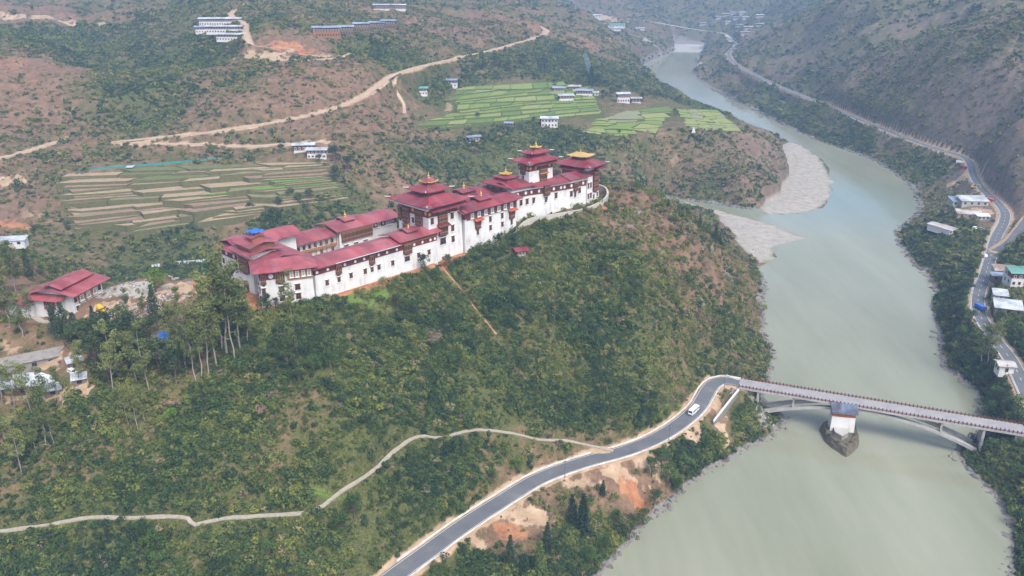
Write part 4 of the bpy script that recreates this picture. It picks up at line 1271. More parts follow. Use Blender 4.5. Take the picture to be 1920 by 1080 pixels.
# ---- central tower
def central_tower():
    B = fort('central_tower', 'tall central tower with three tiers of red roofs and gold pinnacle above the lower court', 62.5, 1.5, 67.0)
    Z = lambda z: z - 67.0
    W, D = 20.5, 21.5
    B.part('wall', MB().box(0, W, 0, D, 0, Z(94.2), .5), WHITE); B.slope = .5 / 27.2
    B.part('red_band', MB().box(.3, W - .3, .3, D - .3, Z(89.2), Z(92.3)), KEMAR)
    B.part('cornice', MB().box(-.4, W + .4, -.4, D + .4, Z(93.4), Z(94.1)), TRIM)
    B.part('roof', MB().hip(-3.2, W + 3.2, -3.0, D + 3.4, Z(94.6), 3.0, 11, 13, .7), RED_DEEP)
    B.tips(-3.2, W + 3.2, -3.0, D + 3.4, Z(95.3), L=2.6)
    # skirt roof over the front face
    B.part('skirt_roof', MB().profile_x([(-2.6, Z(92.2)), (1.2, Z(93.6)), (1.2, Z(93.3)), (-2.6, Z(91.9))], .6, W + 2.2), RED_DEEP)
    cx, cy = W / 2, D / 2 + .2
    B.part('tier', MB().box(cx - 5.2, cx + 5.2, cy - 4.6, cy + 4.6, Z(96.8), Z(99.1)), TIMBER)
    B.part('tier_roof', MB().hip(cx - 8, cx + 8, cy - 7, cy + 7, Z(99.3), 2.0, 4.6, 4.4, .5), RED_DEEP)
    B.tips(cx - 8, cx + 8, cy - 7, cy + 7, Z(99.75), L=2.2)
    B.part('lantern', MB().box(cx - 2.2, cx + 2.2, cy - 2.1, cy + 2.1, Z(100.8), Z(102.6)), OCHRE)
    lp = MB()
    for i in range(4):
        lp.box(cx - 1.9 + i, cx - 1.3 + i, cy - 2.16, cy - 2.05, Z(101.4), Z(102.3))
        lp.box(cx - 2.26, cx - 2.15, cy - 1.8 + i * .95, cy - 1.2 + i * .95, Z(101.4), Z(102.3))
    B.part('lantern_opening', lp, PANE)
    B.part('lantern_roof', MB().hip(cx - 3.3, cx + 3.3, cy - 3.1, cy + 3.1, Z(102.6), 1.3, 1.6, 1.6, .6, .3), GOLD)
    B.part('lantern_roof_sheet', MB().hip(cx - 2.95, cx + 2.95, cy - 2.8, cy + 2.8, Z(102.85), 1.2, 1.4, 1.4, .45, .1), RED_LOW)
    B.finial(cx, cy, Z(103.9), 2.9)
    # front face
    B.bay('F', 8.3, .3, Z(85.5), 5.2, 5.6, 2, .9)
    B.part('bay_canopy', MB().profile_x([(-2.0, Z(84.4)), (.4, Z(85.3)), (.4, Z(85.05)), (-2.0, Z(84.15))], 4.9, 11.8), KEMAR)
    B.bay('F', 8.3, .3, Z(80.0), 5.0, 4.0, 1, .9)
    B.window('F', 8.3, .3, Z(75.4), 3.6, 3.2)
    for z in (75.0, 80.2, 86.0):
        B.window('F', 2.4, .28, Z(z), 1.9, 3.0)
        B.window('F', 14.4, .28, Z(z + .1), 1.9, 3.0)
    for a in (1.2, 18.4):
        B.disc('F', a, .2, Z(90.8), .8, True)
    # left face (towards the lower court)
    for a in (6.5, 15.5):
        B.bay('L', a, .3, Z(84.6), 4.4, 6.4, 2, .8)
        B.bay('L', a, .35, Z(79.2), 4.0, 4.0, 1, .8)
    for a in (2.2, 11.0, 20):
        B.disc('L', a, .2, Z(91), .85, True)
    for a in (11.0,):
        B.window('L', a, .3, Z(85), 1.6, 2.6)
    B.bay('L', 19.9, .3, Z(85.5), 2.0, 5.4, 2, .7)
    B.part('brackets', MB().box(-.9, .1, -.2, D + .2, Z(92.6), Z(93.3)).box(-.2, W + .2, -.9, .1, Z(94.0), Z(94.25)), TRIM)
central_tower()

# ---- middle front wing
def mid_wing():
    B = fort('middle_front_wing', 'white middle wing beside the central tower with a row of white-framed windows under its eave', 83.2, .2, 65.5)
    Z = lambda z: z - 65.5
    L = 34.5
    B.part('wall', MB().box(0, L, 0, 12, 0, Z(87.6), .45), WHITE); B.slope = .45 / 22.1
    B.part('timber_band', MB().box(1.6, L - .2, -.05, 2, Z(83.8), Z(87.2)), TIMBER)
    B.part('red_band', MB().box(-.3, 2.2, -.2, 2, Z(84.6), Z(87.2)), KEMAR)
    B.part('cornice', MB().box(-.2, L + .2, -.5, 1.2, Z(87.1), Z(87.7)), KEMAR)
    r = B.part('roof', MB().gable_x(-1.8, L + 2.4, -2.3, 14.2, Z(88.3), 2.2), RED_DEEP)
    B.part('lower_roof', MB().profile_x([(-1.9, Z(88.0)), (2.5, Z(89.0)), (2.5, Z(88.75)), (-1.9, Z(87.75))], -3.0, 3.2), RED_DEEP)
    MB().gable_x(11.5, 21, 2.2, 10.2, Z(91.0), .9, .16).build('lantern_roof', RED_DEEP, r)
    MB().box(12.3, 20.2, 3, 9.4, Z(89.6), Z(91.1)).build('lantern', TIMBER, r)
    B.finial(16.3, 6.2, Z(91.7), 3.0)
    for i in range(7):
        B.window('F', 4.6 + i * 4.35, -.05, Z(84.3), 1.9, 2.4, 'white')
    B.bay('F', 8.2, .3, Z(79.0), 3.2, 3.6, 1, .8)
    B.window('F', 8.2, .2, Z(75.5), 1.4, 2.8)
    B.part('bay_canopy', MB().profile_x([(-1.6, Z(82.9)), (.4, Z(83.6)), (.4, Z(83.4)), (-1.6, Z(82.65))], 5.6, 11.4), plain('orange_red_canopy', (.42, .08, .04)))
    B.bay('F', 31.0, .3, Z(79.2), 3.4, 3.6, 1, .8)
    B.window('F', 31.0, .2, Z(75.6), 1.4, 2.8)
    B.part('bay_canopy', MB().profile_x([(-1.6, Z(83.1)), (.4, Z(83.8)), (.4, Z(83.6)), (-1.6, Z(82.85))], 28.4, 34.2), plain('orange_red_canopy', (.42, .08, .04)))
    for a in (16.6, 24.6):
        B.window('F', a, .25, Z(80.0), 1.6, 2.9)
        B.window('F', a, .2, Z(75.9), 1.6, 2.6)
mid_wing()

def mid_back_wing():
    B = fort('middle_back_wing', 'plain red-roofed back wing with gold pinnacle between the two towers', 84, 17, 68.0)
    Z = lambda z: z - 68.0
    B.part('wall', MB().box(0, 43, 0, 13, 0, Z(87.2), .2), WHITE)
    r = B.part('roof', MB().gable_x(-3, 44.5, -2.2, 15.4, Z(87.8), 2.2), RED_DEEP)
    MB().gable_x(15.5, 26, 2.2, 11, Z(90.6), .9, .16).build('lantern_roof', RED_DEEP, r)
    MB().box(16.3, 25.2, 3, 10.2, Z(89), Z(90.7)).build('lantern', TIMBER, r)
    B.finial(20.5, 6.6, Z(91.3), 3.4)
    B.part('cornice', MB().box(-.1, 43.1, -.4, 1, Z(86.4), Z(87.2)), TIMBER)
    for i in range(6):
        B.window('F', 4 + i * 7, .1, Z(82), 1.6, 2.6)
mid_back_wing()

# ---- upper court: curved front range
def upper_range():
    B = fort('upper_court_range', 'curved white upper wing with dark red discs band stepping round the ridge end', 118, 0, 71.0)
    Z = lambda z: z - 71.0
    front = [(0, 4.2), (11, 2.6), (23, -1.0), (35, -3.6), (47, -4.6)]
    back = [(x + 1.5, y + 10.5) for x, y in front]
    poly = front + back[::-1]
    ins = [(x, y + .45) for x, y in front] + [(x, y - .1) for x, y in back[::-1]]
    B.part('wall', MB().prism(poly, 0, Z(91.0), ins), WHITE)
    def strip(m, y0, y1, z0, z1):
        for (xa, ya), (xb, yb) in zip(front[:-1], front[1:]):
            m.add([(xa, ya + y0, z0), (xb, yb + y0, z0), (xb, yb + y1, z0), (xa, ya + y1, z0), (xa, ya + y0, z1), (xb, yb + y0, z1), (xb, yb + y1, z1), (xa, ya + y1, z1)],
                  [(3, 2, 1, 0), (4, 5, 6, 7), (0, 1, 5, 4), (1, 2, 6, 5), (2, 3, 7, 6), (3, 0, 4, 7)])
        return m
    B.part('red_band', strip(MB(), .15, 1.5, Z(86.9), Z(90.0)), KEMAR)
    B.part('cornice', strip(MB(), -.3, 1.5, Z(90.0), Z(90.7)), TRIM)
    # roof in three steps following the curve
    def roofseg(x0, x1, ya, yb, ze, rise, dep):
        th = .25
        mid = dep / 2
        vs = []
        for x, y in ((x0, ya), (x1, yb)):
            vs += [(x, y - 2.0, ze), (x + .6, y + mid, ze + rise), (x + 1.4, y + dep + 1, ze), (x, y - 2.0, ze - th), (x + .6, y + mid, ze + rise - th), (x + 1.4, y + dep + 1, ze - th)]
        f = [(0, 6, 7, 1), (1, 7, 8, 2), (3, 4, 10, 9), (4, 5, 11, 10), (0, 3, 9, 6), (2, 8, 11, 5), (0, 1, 4, 3), (1, 2, 5, 4), (6, 9, 10, 7), (7, 10, 11, 8)]
        return MB().add(vs, f)
    B.part('roof', roofseg(-1.5, 13.5, 4.5, 2.0, Z(92.3), 1.9, 12), RED_DEEP)
    B.part('roof', roofseg(11.5, 34, 2.4, -3.6, Z(91.4), 2.0, 11), RED_DEEP)
    B.part('roof', roofseg(33, 48.5, -3.2, -4.8, Z(92.0), 2.0, 11), RED_DEEP)
    def fy(x):
        return float(np.interp(x, [p[0] for p in front], [p[1] for p in front]))
    for x in (1.2, 4.0, 9.0, 12.4, 16.6, 25.0, 29.4, 31.6, 36.0, 44.5):
        B.disc('F', x, fy(x) + .1, Z(88.5), .8)
    for x in (6.6, 14.4, 19.0, 27.2, 34.0, 40.5):
        B.window('F', x, fy(x) + .1, Z(87.2), 1.5, 2.4, trim=False)
    for x, z in ((6.2, 82.6), (10.0, 82.6), (13.8, 82.6), (26.6, 83.4), (36.2, 82.8), (42.2, 83.6)):
        B.window('F', x, fy(x) + .2, Z(z), 1.9, 3.0)
    B.bay('F', 20.8, fy(20.8) + .2, Z(86.2), 4.0, 4.2, 1, .9)
    B.window('F', 20.8, fy(20.8) + .2, Z(82.2), 1.9, 2.8)
    B.bay('F', 39.0, fy(39) + .2, Z(85.6), 2.8, 4.0, 1, .8)
    B.window('F', 39.0, fy(39) + .2, Z(82.0), 1.4, 2.6)
    # pavilion at the start of the range
    B.part('pavilion_wall', MB().box(1.0, 12, 6, 22, 0, Z(91.6)), WHITE)
    B.part('pavilion_band', MB().box(.8, 3, 5.8, 22, Z(86.5), Z(91)), TIMBER)
    r = B.part('pavilion_roof', MB().hip(-2.0, 14.5, 3.4, 25, Z(92.6), 2.4, 5.5, 7, .35), RED_DEEP)
    MB().hip(1.6, 10.9, 9, 19.4, Z(95.6), .9, 2.5, 3, .25, .2).build('lantern_roof', RED_DEEP, r)
    MB().box(3.2, 9.3, 10.6, 17.8, Z(94.5), Z(95.7)).build('lantern', TIMBER, r)
    B.part('gold_canopy', MB().hip(4.0, 8.6, 11.8, 16.6, Z(97.0), .9, 1.2, 1.2, .6, .25).box(5, 7.6, 13, 15.4, Z(96.2), Z(97.1)), GOLD)
    B.finial(6.3, 14.2, Z(97.8), 2.6)
    for a in (9, 14, 19):
        B.bay('L', a, .8, Z(87.2), 2.6, 3.2, 1, .5, False)
    B.disc('L', 6.6, .75, Z(88.8), .8, True)
upper_range()

def upper_tower():
    B = fort('upper_tower', 'square white upper tower with two red roofs and gold crown near the ridge end', 130, 3.6, 86.0, R(-4))
    Z = lambda z: z - 86.0
    W, D = 16.6, 8.2
    B.part('wall', MB().box(0, W, 0, D, 0, Z(102.6), .3), WHITE); B.slope = .3 / 16.6
    B.part('red_band', MB().box(.15, W - .15, .15, D - .15, Z(98.4), Z(101.4)), KEMAR)
    B.part('cornice', MB().box(-.2, W + .2, -.2, D + .2, Z(101.8), Z(102.5)), TRIM)
    B.part('roof', MB().hip(-3.0, W + 2.8, -3.0, D + 2.6, Z(103.2), 1.9, 9.5, 4.5, .5), RED_DEEP)
    B.tips(-3.0, W + 2.8, -3.0, D + 2.6, Z(103.65), L=2.0)
    B.part('skirt_roof', MB().profile_x([(-2.2, Z(101.3)), (.8, Z(102.3)), (.8, Z(102.05)), (-2.2, Z(101.05))], 3.0, W + 1.5), RED_DEEP)
    cx, cy = W / 2, D / 2
    B.part('tier', MB().box(cx - 4.6, cx + 4.6, cy - 2.2, cy + 2.2, Z(104.7), Z(106.8)), TIMBER)
    B.part('tier_roof', MB().hip(cx - 7.0, cx + 7.0, cy - 4.6, cy + 4.6, Z(107.0), 1.4, 3.0, 2.2, .4), RED_DEEP)
    B.tips(cx - 7.0, cx + 7.0, cy - 4.6, cy + 4.6, Z(107.35), L=1.8)
    B.part('lantern', MB().box(cx - 1.5, cx + 1.5, cy - 1.1, cy + 1.1, Z(108.2), Z(109.2)), TIMBER)
    B.part('gold_crown', MB().hip(cx - 2.5, cx + 2.5, cy - 2.1, cy + 2.1, Z(109.2), .6, 1.2, 1.2, .6, .25), GOLD)
    B.finial(cx, cy, Z(109.7), 2.7)
    B.bay('F', 9.6, .2, Z(97.4), 5.0, 3.8, 1, .8)
    B.bay('F', 9.6, .2, Z(92.4), 4.6, 3.4, 1, .7)
    B.part('bay_canopy', MB().profile_x([(-1.6, Z(96.6)), (.3, Z(97.3)), (.3, Z(97.1)), (-1.6, Z(96.4))], 6.6, 12.7), OCHRE)
    for a in (4.6, 14.2):
        B.disc('F', a, .1, Z(99.9), .85, True)
    B.disc('F', 1.0, .1, Z(99.9), .7, True)
    B.bay('L', 4.4, .2, Z(97.0), 3.2, 4.2, 1, .8)
    B.window('L', 4.4, .2, Z(93.4), 1.2, 2.4)
    for a in (1.4, 7.0):
        B.disc('L', a, .1, Z(99.9), .7, True)
upper_tower()

def temple():
    B = fort('gold_roofed_temple', 'white temple at the far ridge end crowned by a flat gold roof', 166, -4.4, 72.0, R(8))
    Z = lambda z: z - 72.0
    W, D = 12.5, 17.0
    B.part('wall', MB().box(0, W, 0, D, 0, Z(95.4), .7), WHITE); B.slope = .7 / 23.4
    B.part('roof', MB().hip(-3.2, W + 2.6, -3.2, D + 3.2, Z(96.4), 2.6, 6, 7.0, .4), RED_DEEP)
    B.tips(-3.2, W + 2.6, -3.2, D + 3.2, Z(96.75), L=2.0)
    B.part('skirt_roof', MB().profile_x([(-2.6, Z(94.4)), (1, Z(95.4)), (1, Z(95.15)), (-2.6, Z(94.15))], 5, W + 2.2), RED_DEEP)
    B.part('skirt_roof', MB().profile_y([(-2.8, Z(94.2)), (-2.8, Z(93.95)), (1, Z(94.95)), (1, Z(95.2))], 2, D), RED_DEEP)
    B.part('side_timber', MB().box(.2, 1.6, 2, D - 1, Z(89.5), Z(94)), OCHRE)
    cx, cy = W / 2, D / 2
    B.part('tier', MB().box(cx - 2.9, cx + 2.9, cy - 3.6, cy + 3.6, Z(98.6), Z(100.6)), TIMBER)
    B.part('gold_roof', MB().hip(cx - 4.9, cx + 4.9, cy - 5.8, cy + 5.8, Z(100.6), 1.4, 1.5, 1.5, .45, .3), plain('gold_roof_sheet', (.55, .37, .13), .15, .4, rough=.45, metallic=.35))
    B.finial(cx, cy, Z(101.9), 1.9)
    B.bay('F', 8.2, .5, Z(82.4), 4.8, 9.6, 3, 1.0)
    B.part('red_band', MB().box(.5, W - .5, .52, 2, Z(90.6), Z(93.8)), KEMAR)
    for x in (1.6, 4.0):
        for z in (79.0, 84.5):
            B.window('F', x, .45, Z(z), 1.5, 3.0)
    B.window('F', 11.7, .45, Z(84), 1.0, 2.8); B.window('F', 10.6, .4, Z(78.6), 1.2, 2.4); B.window('F', 7.0, .4, Z(78.0), 1.3, 2.4)
    for a in (4, 8, 12):
        B.window('L', a, .4, Z(90.4), 1.6, 2.6, trim=False)
temple()

def back_range():
    B = fort('upper_court_back_range', 'low red-roofed range behind the upper tower', 134, 17, 78.0)
    Z = lambda z: z - 78.0
    B.part('wall', MB().box(0, 32, 0, 9, 0, Z(89.6)), WHITE)
    B.part('cornice', MB().box(-.1, 32.1, -.4, 1, Z(88.8), Z(89.5)), TIMBER)
    B.part('roof', MB().gable_x(-1.5, 33.5, -2, 11, Z(90.2), 1.6), RED_DEEP)
    for i in range(6):
        B.window('F', 3 + i * 5, .05, Z(85.5), 1.6, 2.4)
back_range()

def annex():
    B = fort('end_annex', 'small red hut with red roof on the terrace past the gold-roofed temple', 182, 4.5, 74.0, R(10), 'hut')
    Z = lambda z: z - 74.0
    B.part('wall', MB().box(0, 5, 0, 8, 0, Z(85.6)), plain('faded_red_wall', (.30, .10, .07)))
    B.part('roof', MB().gable_y(-1.4, 6.6, -1.6, 9.6, Z(86.2), 1.2), RED_DEEP)
    B.window('F', 2.5, -.05, Z(82.5), 1.4, 2)
annex()

# ---- terrace parapet round the foot of the upper range
def ribbon_wall(name, label, pts, thick, zt, zb, mat, cat='wall', cap=None):
    """wall following world points; zt/zb top and bottom heights per point"""
    P = np.array(pts, float)[:, :2]
    n = len(P)
    T = np.gradient(P, axis=0)
    N = np.stack([-T[:, 1], T[:, 0]], 1) / (np.linalg.norm(T, axis=1, keepdims=True) + 1e-9)
    m = MB()
    c = P.mean(0)
    base = min(zb)
    vs = []
    for i in range(n):
        a = P[i] + N[i] * thick / 2 - c; b_ = P[i] - N[i] * thick / 2 - c
        vs += [(a[0], a[1], zb[i] - base), (b_[0], b_[1], zb[i] - base), (b_[0], b_[1], zt[i] - base), (a[0], a[1], zt[i] - base)]
    fs = []
    for i in range(n - 1):
        o, q = 4 * i, 4 * i + 4
        fs += [(o + 1, q + 1, q + 2, o + 2), (o + 2, q + 2, q + 3, o + 3), (o + 3, q + 3, q, o), (o, q, q + 1, o + 1)]
    fs += [(0, 1, 2, 3), (4 * n - 1, 4 * n - 2, 4 * n - 3, 4 * n - 4)]
    m.add(vs, fs)
    o = m.build(name, mat)
    o.location = (c[0], c[1], base)
    return tag(o, label, cat) if cat else o

tp = catmull([dz(*p) for p in ((96,-1.8,66.6),(104,-2.6,68.6),(111,-3.4,71.5),(117,-1.8,74.5),(124,-2.2,77),(134,-4.4,77.2),(146,-8,77.2),(160,-9.8,77.2),(174,-8,77.8),(184,-4,79),(190,3,80.5),(190,10,81))], 2.5)
ribbon_wall('terrace_wall', 'low weathered retaining wall curving round the foot of the upper wing', tp, 1.0, list(tp[:, 2]), list(tp[:, 2] - 9), GREYW)
# ---------------------------------------------------------------- roads and paths
def asphalt_mat():
    m, nt, b = new_mat('worn_asphalt')
    n1 = noise(nt, 0.12, 5, 0.6); n2 = noise(nt, 2.5, 4, 0.7)
    f = mth(nt, 'ADD', mth(nt, 'MULTIPLY', n1, .6), mth(nt, 'MULTIPLY', n2, .4))
    nt.links.new(ramp(nt, f, [(.3, (.065, .07, .078)), (.45, (.105, .11, .12)), (.55, (.12, .125, .132)), (.7, (.175, .175, .17))]), b.inputs['Base Color'])
    b.inputs['Roughness'].default_value = .8
    return m
ASPH = asphalt_mat()
DIRT = plain('pale_dirt_track', (0.40, 0.30, 0.21), 0.25, 0.12, c2=(0.28, 0.19, 0.125))
FOOT = plain('flagstone_path', (0.33, 0.29, 0.235), 0.35, 0.9, bmp=.4)
MARK = plain('worn_white_road_paint', (0.62, 0.61, 0.58), 0.3, 1.2)
KERB = plain('whitewashed_kerb', (0.58, 0.55, 0.50), 0.35, 0.5)

def frame(P):
    T = np.gradient(P[:, :2], axis=0)
    T /= np.linalg.norm(T, axis=1, keepdims=True) + 1e-9
    return np.stack([T[:, 1], -T[:, 0]], 1)          # to the right of travel

def ribbon(name, P, o0, o1, dz_, mat, thick=0.0, jit=0.0, cross=1):
    N = frame(P)
    n = len(P)
    g = np.random.default_rng(len(name) * 7 + n)
    j0 = g.normal(0, jit, n); j1 = g.normal(0, jit, n)
    m = MB()
    vs, fs = [], []
    c = P.mean(0)
    for i in range(n):
        for k in range(cross + 1):
            t = k / cross
            o = (o0 + j0[i]) * (1 - t) + (o1 + j1[i]) * t
            vs.append((P[i, 0] + N[i, 0] * o - c[0], P[i, 1] + N[i, 1] * o - c[1], P[i, 2] + dz_ - c[2]))
    w = cross + 1
    for i in range(n - 1):
        for k in range(cross):
            fs.append((i * w + k, i * w + k + 1, (i + 1) * w + k + 1, (i + 1) * w + k))
    if thick:
        o = len(vs)
        vs += [(x, y, z - thick) for x, y, z in vs]
        for i in range(n - 1):
            fs.append((i * w, (i + 1) * w, o + (i + 1) * w, o + i * w))
            fs.append(((i + 1) * w + cross, i * w + cross, o + i * w + cross, o + (i + 1) * w + cross))
        fs.append((0, o, o + cross, cross)); fs.append(((n - 1) * w + cross, o + (n - 1) * w + cross, o + (n - 1) * w, (n - 1) * w))
    m.add(vs, [tuple(reversed(f)) for f in fs])
    ob = m.build(name, mat)
    ob.location = tuple(c)
    return ob

RP = {k: v[0] for k, v in ROADS.items()}
tag(ribbon('road', RP['road_main'], -3.75, 3.75, .10, ASPH, .5, .06), 'grey asphalt road curving along the foot of the hill to the bridge', kind='structure')
for o in (-3.35, 3.25):
    tag(ribbon('road_marking', RP['road_main'], o, o + .16, .106, MARK), kind='structure')
tag(ribbon('road', RP['road_right'], -3.7, 3.7, .10, ASPH, .5), 'grey asphalt road running along the right bank', kind='structure')
for o in (-3.45, 3.25):
    tag(ribbon('road_marking', RP['road_right'], o, o + .22, .106, MARK), kind='structure')
# broken centre line
def dashes(P, length, gap, w):
    seg = np.linalg.norm(np.diff(P[:, :2], axis=0), axis=1)
    cum = np.concatenate([[0], np.cumsum(seg)])
    m = MB()
    s = 0.0
    at_s = lambda q: np.array([np.interp(q, cum, P[:, i]) for i in range(3)])
    while s + length < cum[-1]:
        a, b_ = at_s(s), at_s(s + length)
        d = (b_ - a)[:2]; d /= np.linalg.norm(d); n = np.array([d[1], -d[0]]) * w / 2
        m.add([(a[0] - n[0], a[1] - n[1], a[2] + .107), (b_[0] - n[0], b_[1] - n[1], b_[2] + .107), (b_[0] + n[0], b_[1] + n[1], b_[2] + .107), (a[0] + n[0], a[1] + n[1], a[2] + .107)], [(3, 2, 1, 0)])
        s += length + gap
    return m
tag(dashes(RP['road_right'][60:], 3, 6, .2).build('road_marking', MARK), kind='structure')
tag(ribbon('side_road', RP['road_right_spur'], -2.4, 2.4, .08, ASPH, .4), kind='structure')
for k, hw in (('road_dirt', 2.3), ('road_dirt_up', 2.7), ('road_dirt_low', 1.8), ('road_dirt_spur', 1.5), ('road_school', 2.4), ('road_far', 4.5), ('road_far_b', 3.5), ('road_cut', 2.6)):
    tag(ribbon('dirt_road', RP[k], -hw, hw, .08, CONC if k == 'road_far' else DIRT, .4, hw * .08), 'pale unpaved road cut across the hillside', kind='structure')
tag(ribbon('footpath', RP['path_foot'], -.8, .8, .16, FOOT, .5, .14), 'narrow stone footpath winding across the hillside', kind='structure')
tag(ribbon('footpath', RP['path_slope'], -.4, .4, .05, plain('worn_orange_earth', (.36, .2, .11), .3, .3), .4, .15), kind='structure')
tag(ribbon('footpath', RP['track_house'], -1.3, 1.3, .08, FOOT, .4), kind='structure')
# kerb walls along the uphill and river side of the near road
P = RP['road_main']
kw = ribbon('road_kerb', P[6:], -4.75, -4.35, .42, KERB, .9, .03); tag(kw, 'low whitewashed kerb wall on the hill side of the road', 'kerb')
kw = ribbon('road_kerb', P[4:-5], 3.75, 4.05, .22, KERB, .6, .05); tag(kw, 'thin pale kerb on the river side of the near road', 'kerb')
kw = ribbon('road_kerb', RP['road_right'][70:], 3.9, 4.2, .30, KERB, .6, .03); tag(kw, 'thin pale kerb along the right bank road', 'kerb')
pw = catmull([at(1385, 731, 13.6), at(1371, 748, 13.4), at(1356, 767, 13.0), at(1338, 790, 12.4)], 3)
CLEAR.append(np.array([at(1395, 728, 13)[:2], at(1330, 800, 12)[:2], at(1310, 800, 12)[:2], at(1370, 725, 13)[:2]]))
CLEAR.append(np.array([at(1390, 728, 13)[:2], at(1400, 742, 12)[:2], at(1350, 800, 11)[:2], at(1335, 793, 12)[:2]]))
pa = ribbon_wall('bridge_parapet', 'low white parapet wall sloping down beside the bridge end', pw, .5, list(pw[:, 2] + .6), list(pw[:, 2] - .4), TRIM)
pb = ribbon_wall('retaining_wall', None, pw, .46, list(pw[:, 2] - .4), list(pw[:, 2] - 4.5), STONE, None)
pb.location = pb.location - pa.location; pb.parent = pa
pw = catmull([hit(1362, 706), hit(1375, 711), at(1388, 712, 14.2)], 3)
ribbon_wall('bridge_parapet', 'short white parapet at the upstream corner of the bridge end', pw, .5, list(pw[:, 2] + 1.0), list(pw[:, 2] - 2.0), TRIM)

# ---------------------------------------------------------------- bridge
BA, BB = at(1388, 719, 14.2), at(1920, 807, 14.2)
BL = float(np.linalg.norm(BB - BA)); BRZ = math.atan2(BB[1] - BA[1], BB[0] - BA[0])
bridge = empty('road_bridge', (BA[0], BA[1], 14.2), BRZ, 'long concrete arch bridge with dark red railings spanning the river', 'bridge')
DECK = plain('pale_worn_deck', (0.27, 0.265, 0.27), 0.25, 0.25)
RAIL = plain('dark_red_railing_paint', (0.13, 0.045, 0.04), 0.35, 0.8)
MB().box(-.5, BL + .5, -4.1, 4.1, -.75, .12).build('deck', DECK, bridge)
MB().box(0, BL, -4.75, -4.12, -.55, .30).build('edge_beam', CONC, bridge)
MB().box(0, BL, 4.12, 4.75, -.55, .30).build('edge_beam', CONC, bridge)
post = MB().box(-.22, .22, -.16, .16, 0, 1.12).box(-.27, .27, -.2, .2, 1.12, 1.26).mesh('railing_post', RAIL)
nb = int(BL / 1.55)
for sgn in (-1, 1):
    MB().box(0, BL, sgn * 4.43 - .1, sgn * 4.43 + .1, .85, 1.02).box(0, BL, sgn * 4.43 - .07, sgn * 4.43 + .07, .5, .62).build('rail', RAIL, bridge)
    for i in range(nb + 1):
        put('railing_post', post, bridge, (i * BL / nb, sgn * 4.43, .28))
x0, x1 = 9.5, 99.0
for yy in (-3.0, 3.0):
    m = MB(); n = 28
    pts = []
    for i in range(n + 1):
        x = x0 + (x1 - x0) * i / n
        t = (x - (x0 + x1) / 2) / ((x1 - x0) / 2)
        pts.append((x, -1.35 - 9.4 * abs(t) ** 2.0))
    prof = [(x, z) for x, z in pts] + [(x, z - (1.5 - .5 * math.cos(math.pi * (x - (x0 + x1) / 2) / (x1 - x0)))) for x, z in pts[::-1]]
    vs = [(x, yy - 1.1, z) for x, z in prof] + [(x, yy + 1.1, z) for x, z in prof]
    k = len(prof)
    fs = [(i, (i + 1) % k, k + (i + 1) % k, k + i) for i in range(k)]
    for i in range(n):
        a, b_ = i, k - 1 - i
        fs += [(a, b_, b_ - 1, a + 1), (k + a, k + a + 1, k + b_ - 1, k + b_)]
    m.add(vs, fs)
    m.build('arch_rib', CONC, bridge)
for x in (8.6, 99.9):
    MB().box(x - .5, x + .5, -4.2, 4.2, -14, -.7).build('end_pier', CONC, bridge)
for x in (24, 84):
    t = (x - (x0 + x1) / 2) / ((x1 - x0) / 2)
    MB().box(x - .35, x + .35, -4.0, 4.0, -1.35 - 9.4 * t * t, -.7).build('spandrel_wall', CONC, bridge)
for x in (-1.5, BL - 3.5):
    MB().box(x, x + 5, -4.3, 4.3, -14, -.76).build('abutment', STONE, bridge)

# ---------------------------------------------------------------- old bridge tower on its pier in the river
tc = at(1578, 803, 5.0)
rz = math.atan2(BB[1] - BA[1], BB[0] - BA[0]) + R(10)
pier = Bld('river_pier', 'boat-shaped mossy stone pier rising from the water below the bridge', 'pier', (tc[0] + .4, tc[1] + 1.0, -3.0), rz)
hull = [(0, -17.5), (3.2, -13.5), (6.4, -7), (7.6, 0), (7.2, 7), (0, 10), (-7.2, 7), (-7.6, 0), (-6.6, -7), (-3.6, -13)]
hull = [(x * 1.1, y * 1.06) for x, y in hull]
MOSS = plain('mossy_masonry', (0.115, 0.095, 0.07), 0.6, 0.45, c2=(0.035, 0.05, 0.018), bmp=.8)
gr = np.random.default_rng(12)
rings, per = 7, 40
hp = catmull([(x, y, 0) for x, y in hull + [hull[0]]], .1)
cum = np.concatenate([[0], np.cumsum(np.linalg.norm(np.diff(hp[:, :2], axis=0), axis=1))])
hv_, hf_ = [], []
for r in range(rings):
    f = r / (rings - 1)
    for k in range(per):
        q = k / per * cum[-1]
        x, y = np.interp(q, cum, hp[:, 0]), np.interp(q, cum, hp[:, 1])
        sc_ = 1.04 - .24 * f + gr.normal(0, .018)
        hv_.append((x * sc_, y * (1.0 - .2 * f) + .3 * f + gr.normal(0, .12), 6.3 * f + (gr.normal(0, .25) if 0 < r else 0)))
for r in range(rings - 1):
    for k in range(per):
        k2 = (k + 1) % per
        hf_.append((r * per + k2, r * per + k, (r + 1) * per + k, (r + 1) * per + k2))
hf_.append(tuple(range((rings - 1) * per, rings * per))[::-1])
base = MB().add(hv_, hf_)
pier.part('base', base, MOSS)
pier.part('cutwater_block', MB().prism([(-3.8, -1), (2.2, -1), (2.2, -5.2), (-1.0, -8.6), (-3.8, -5.2)], 5.9, 8.0, [(-3.6, -1), (2.0, -1), (2.0, -5.0), (-1.0, -8.2), (-3.6, -5.0)]), STONE)
pier.part('cutwater_top', MB().prism([(-3.5, -1.1), (1.9, -1.1), (1.9, -4.9), (-1.0, -8.0), (-3.5, -4.9)], 8.0, 8.15), CONC)
bt = Bld('bridge_tower', 'ruined white bridge tower with blue slate roof standing on the river pier', 'tower', (tc[0] + .4, tc[1] + 1.0, 3.0), rz)
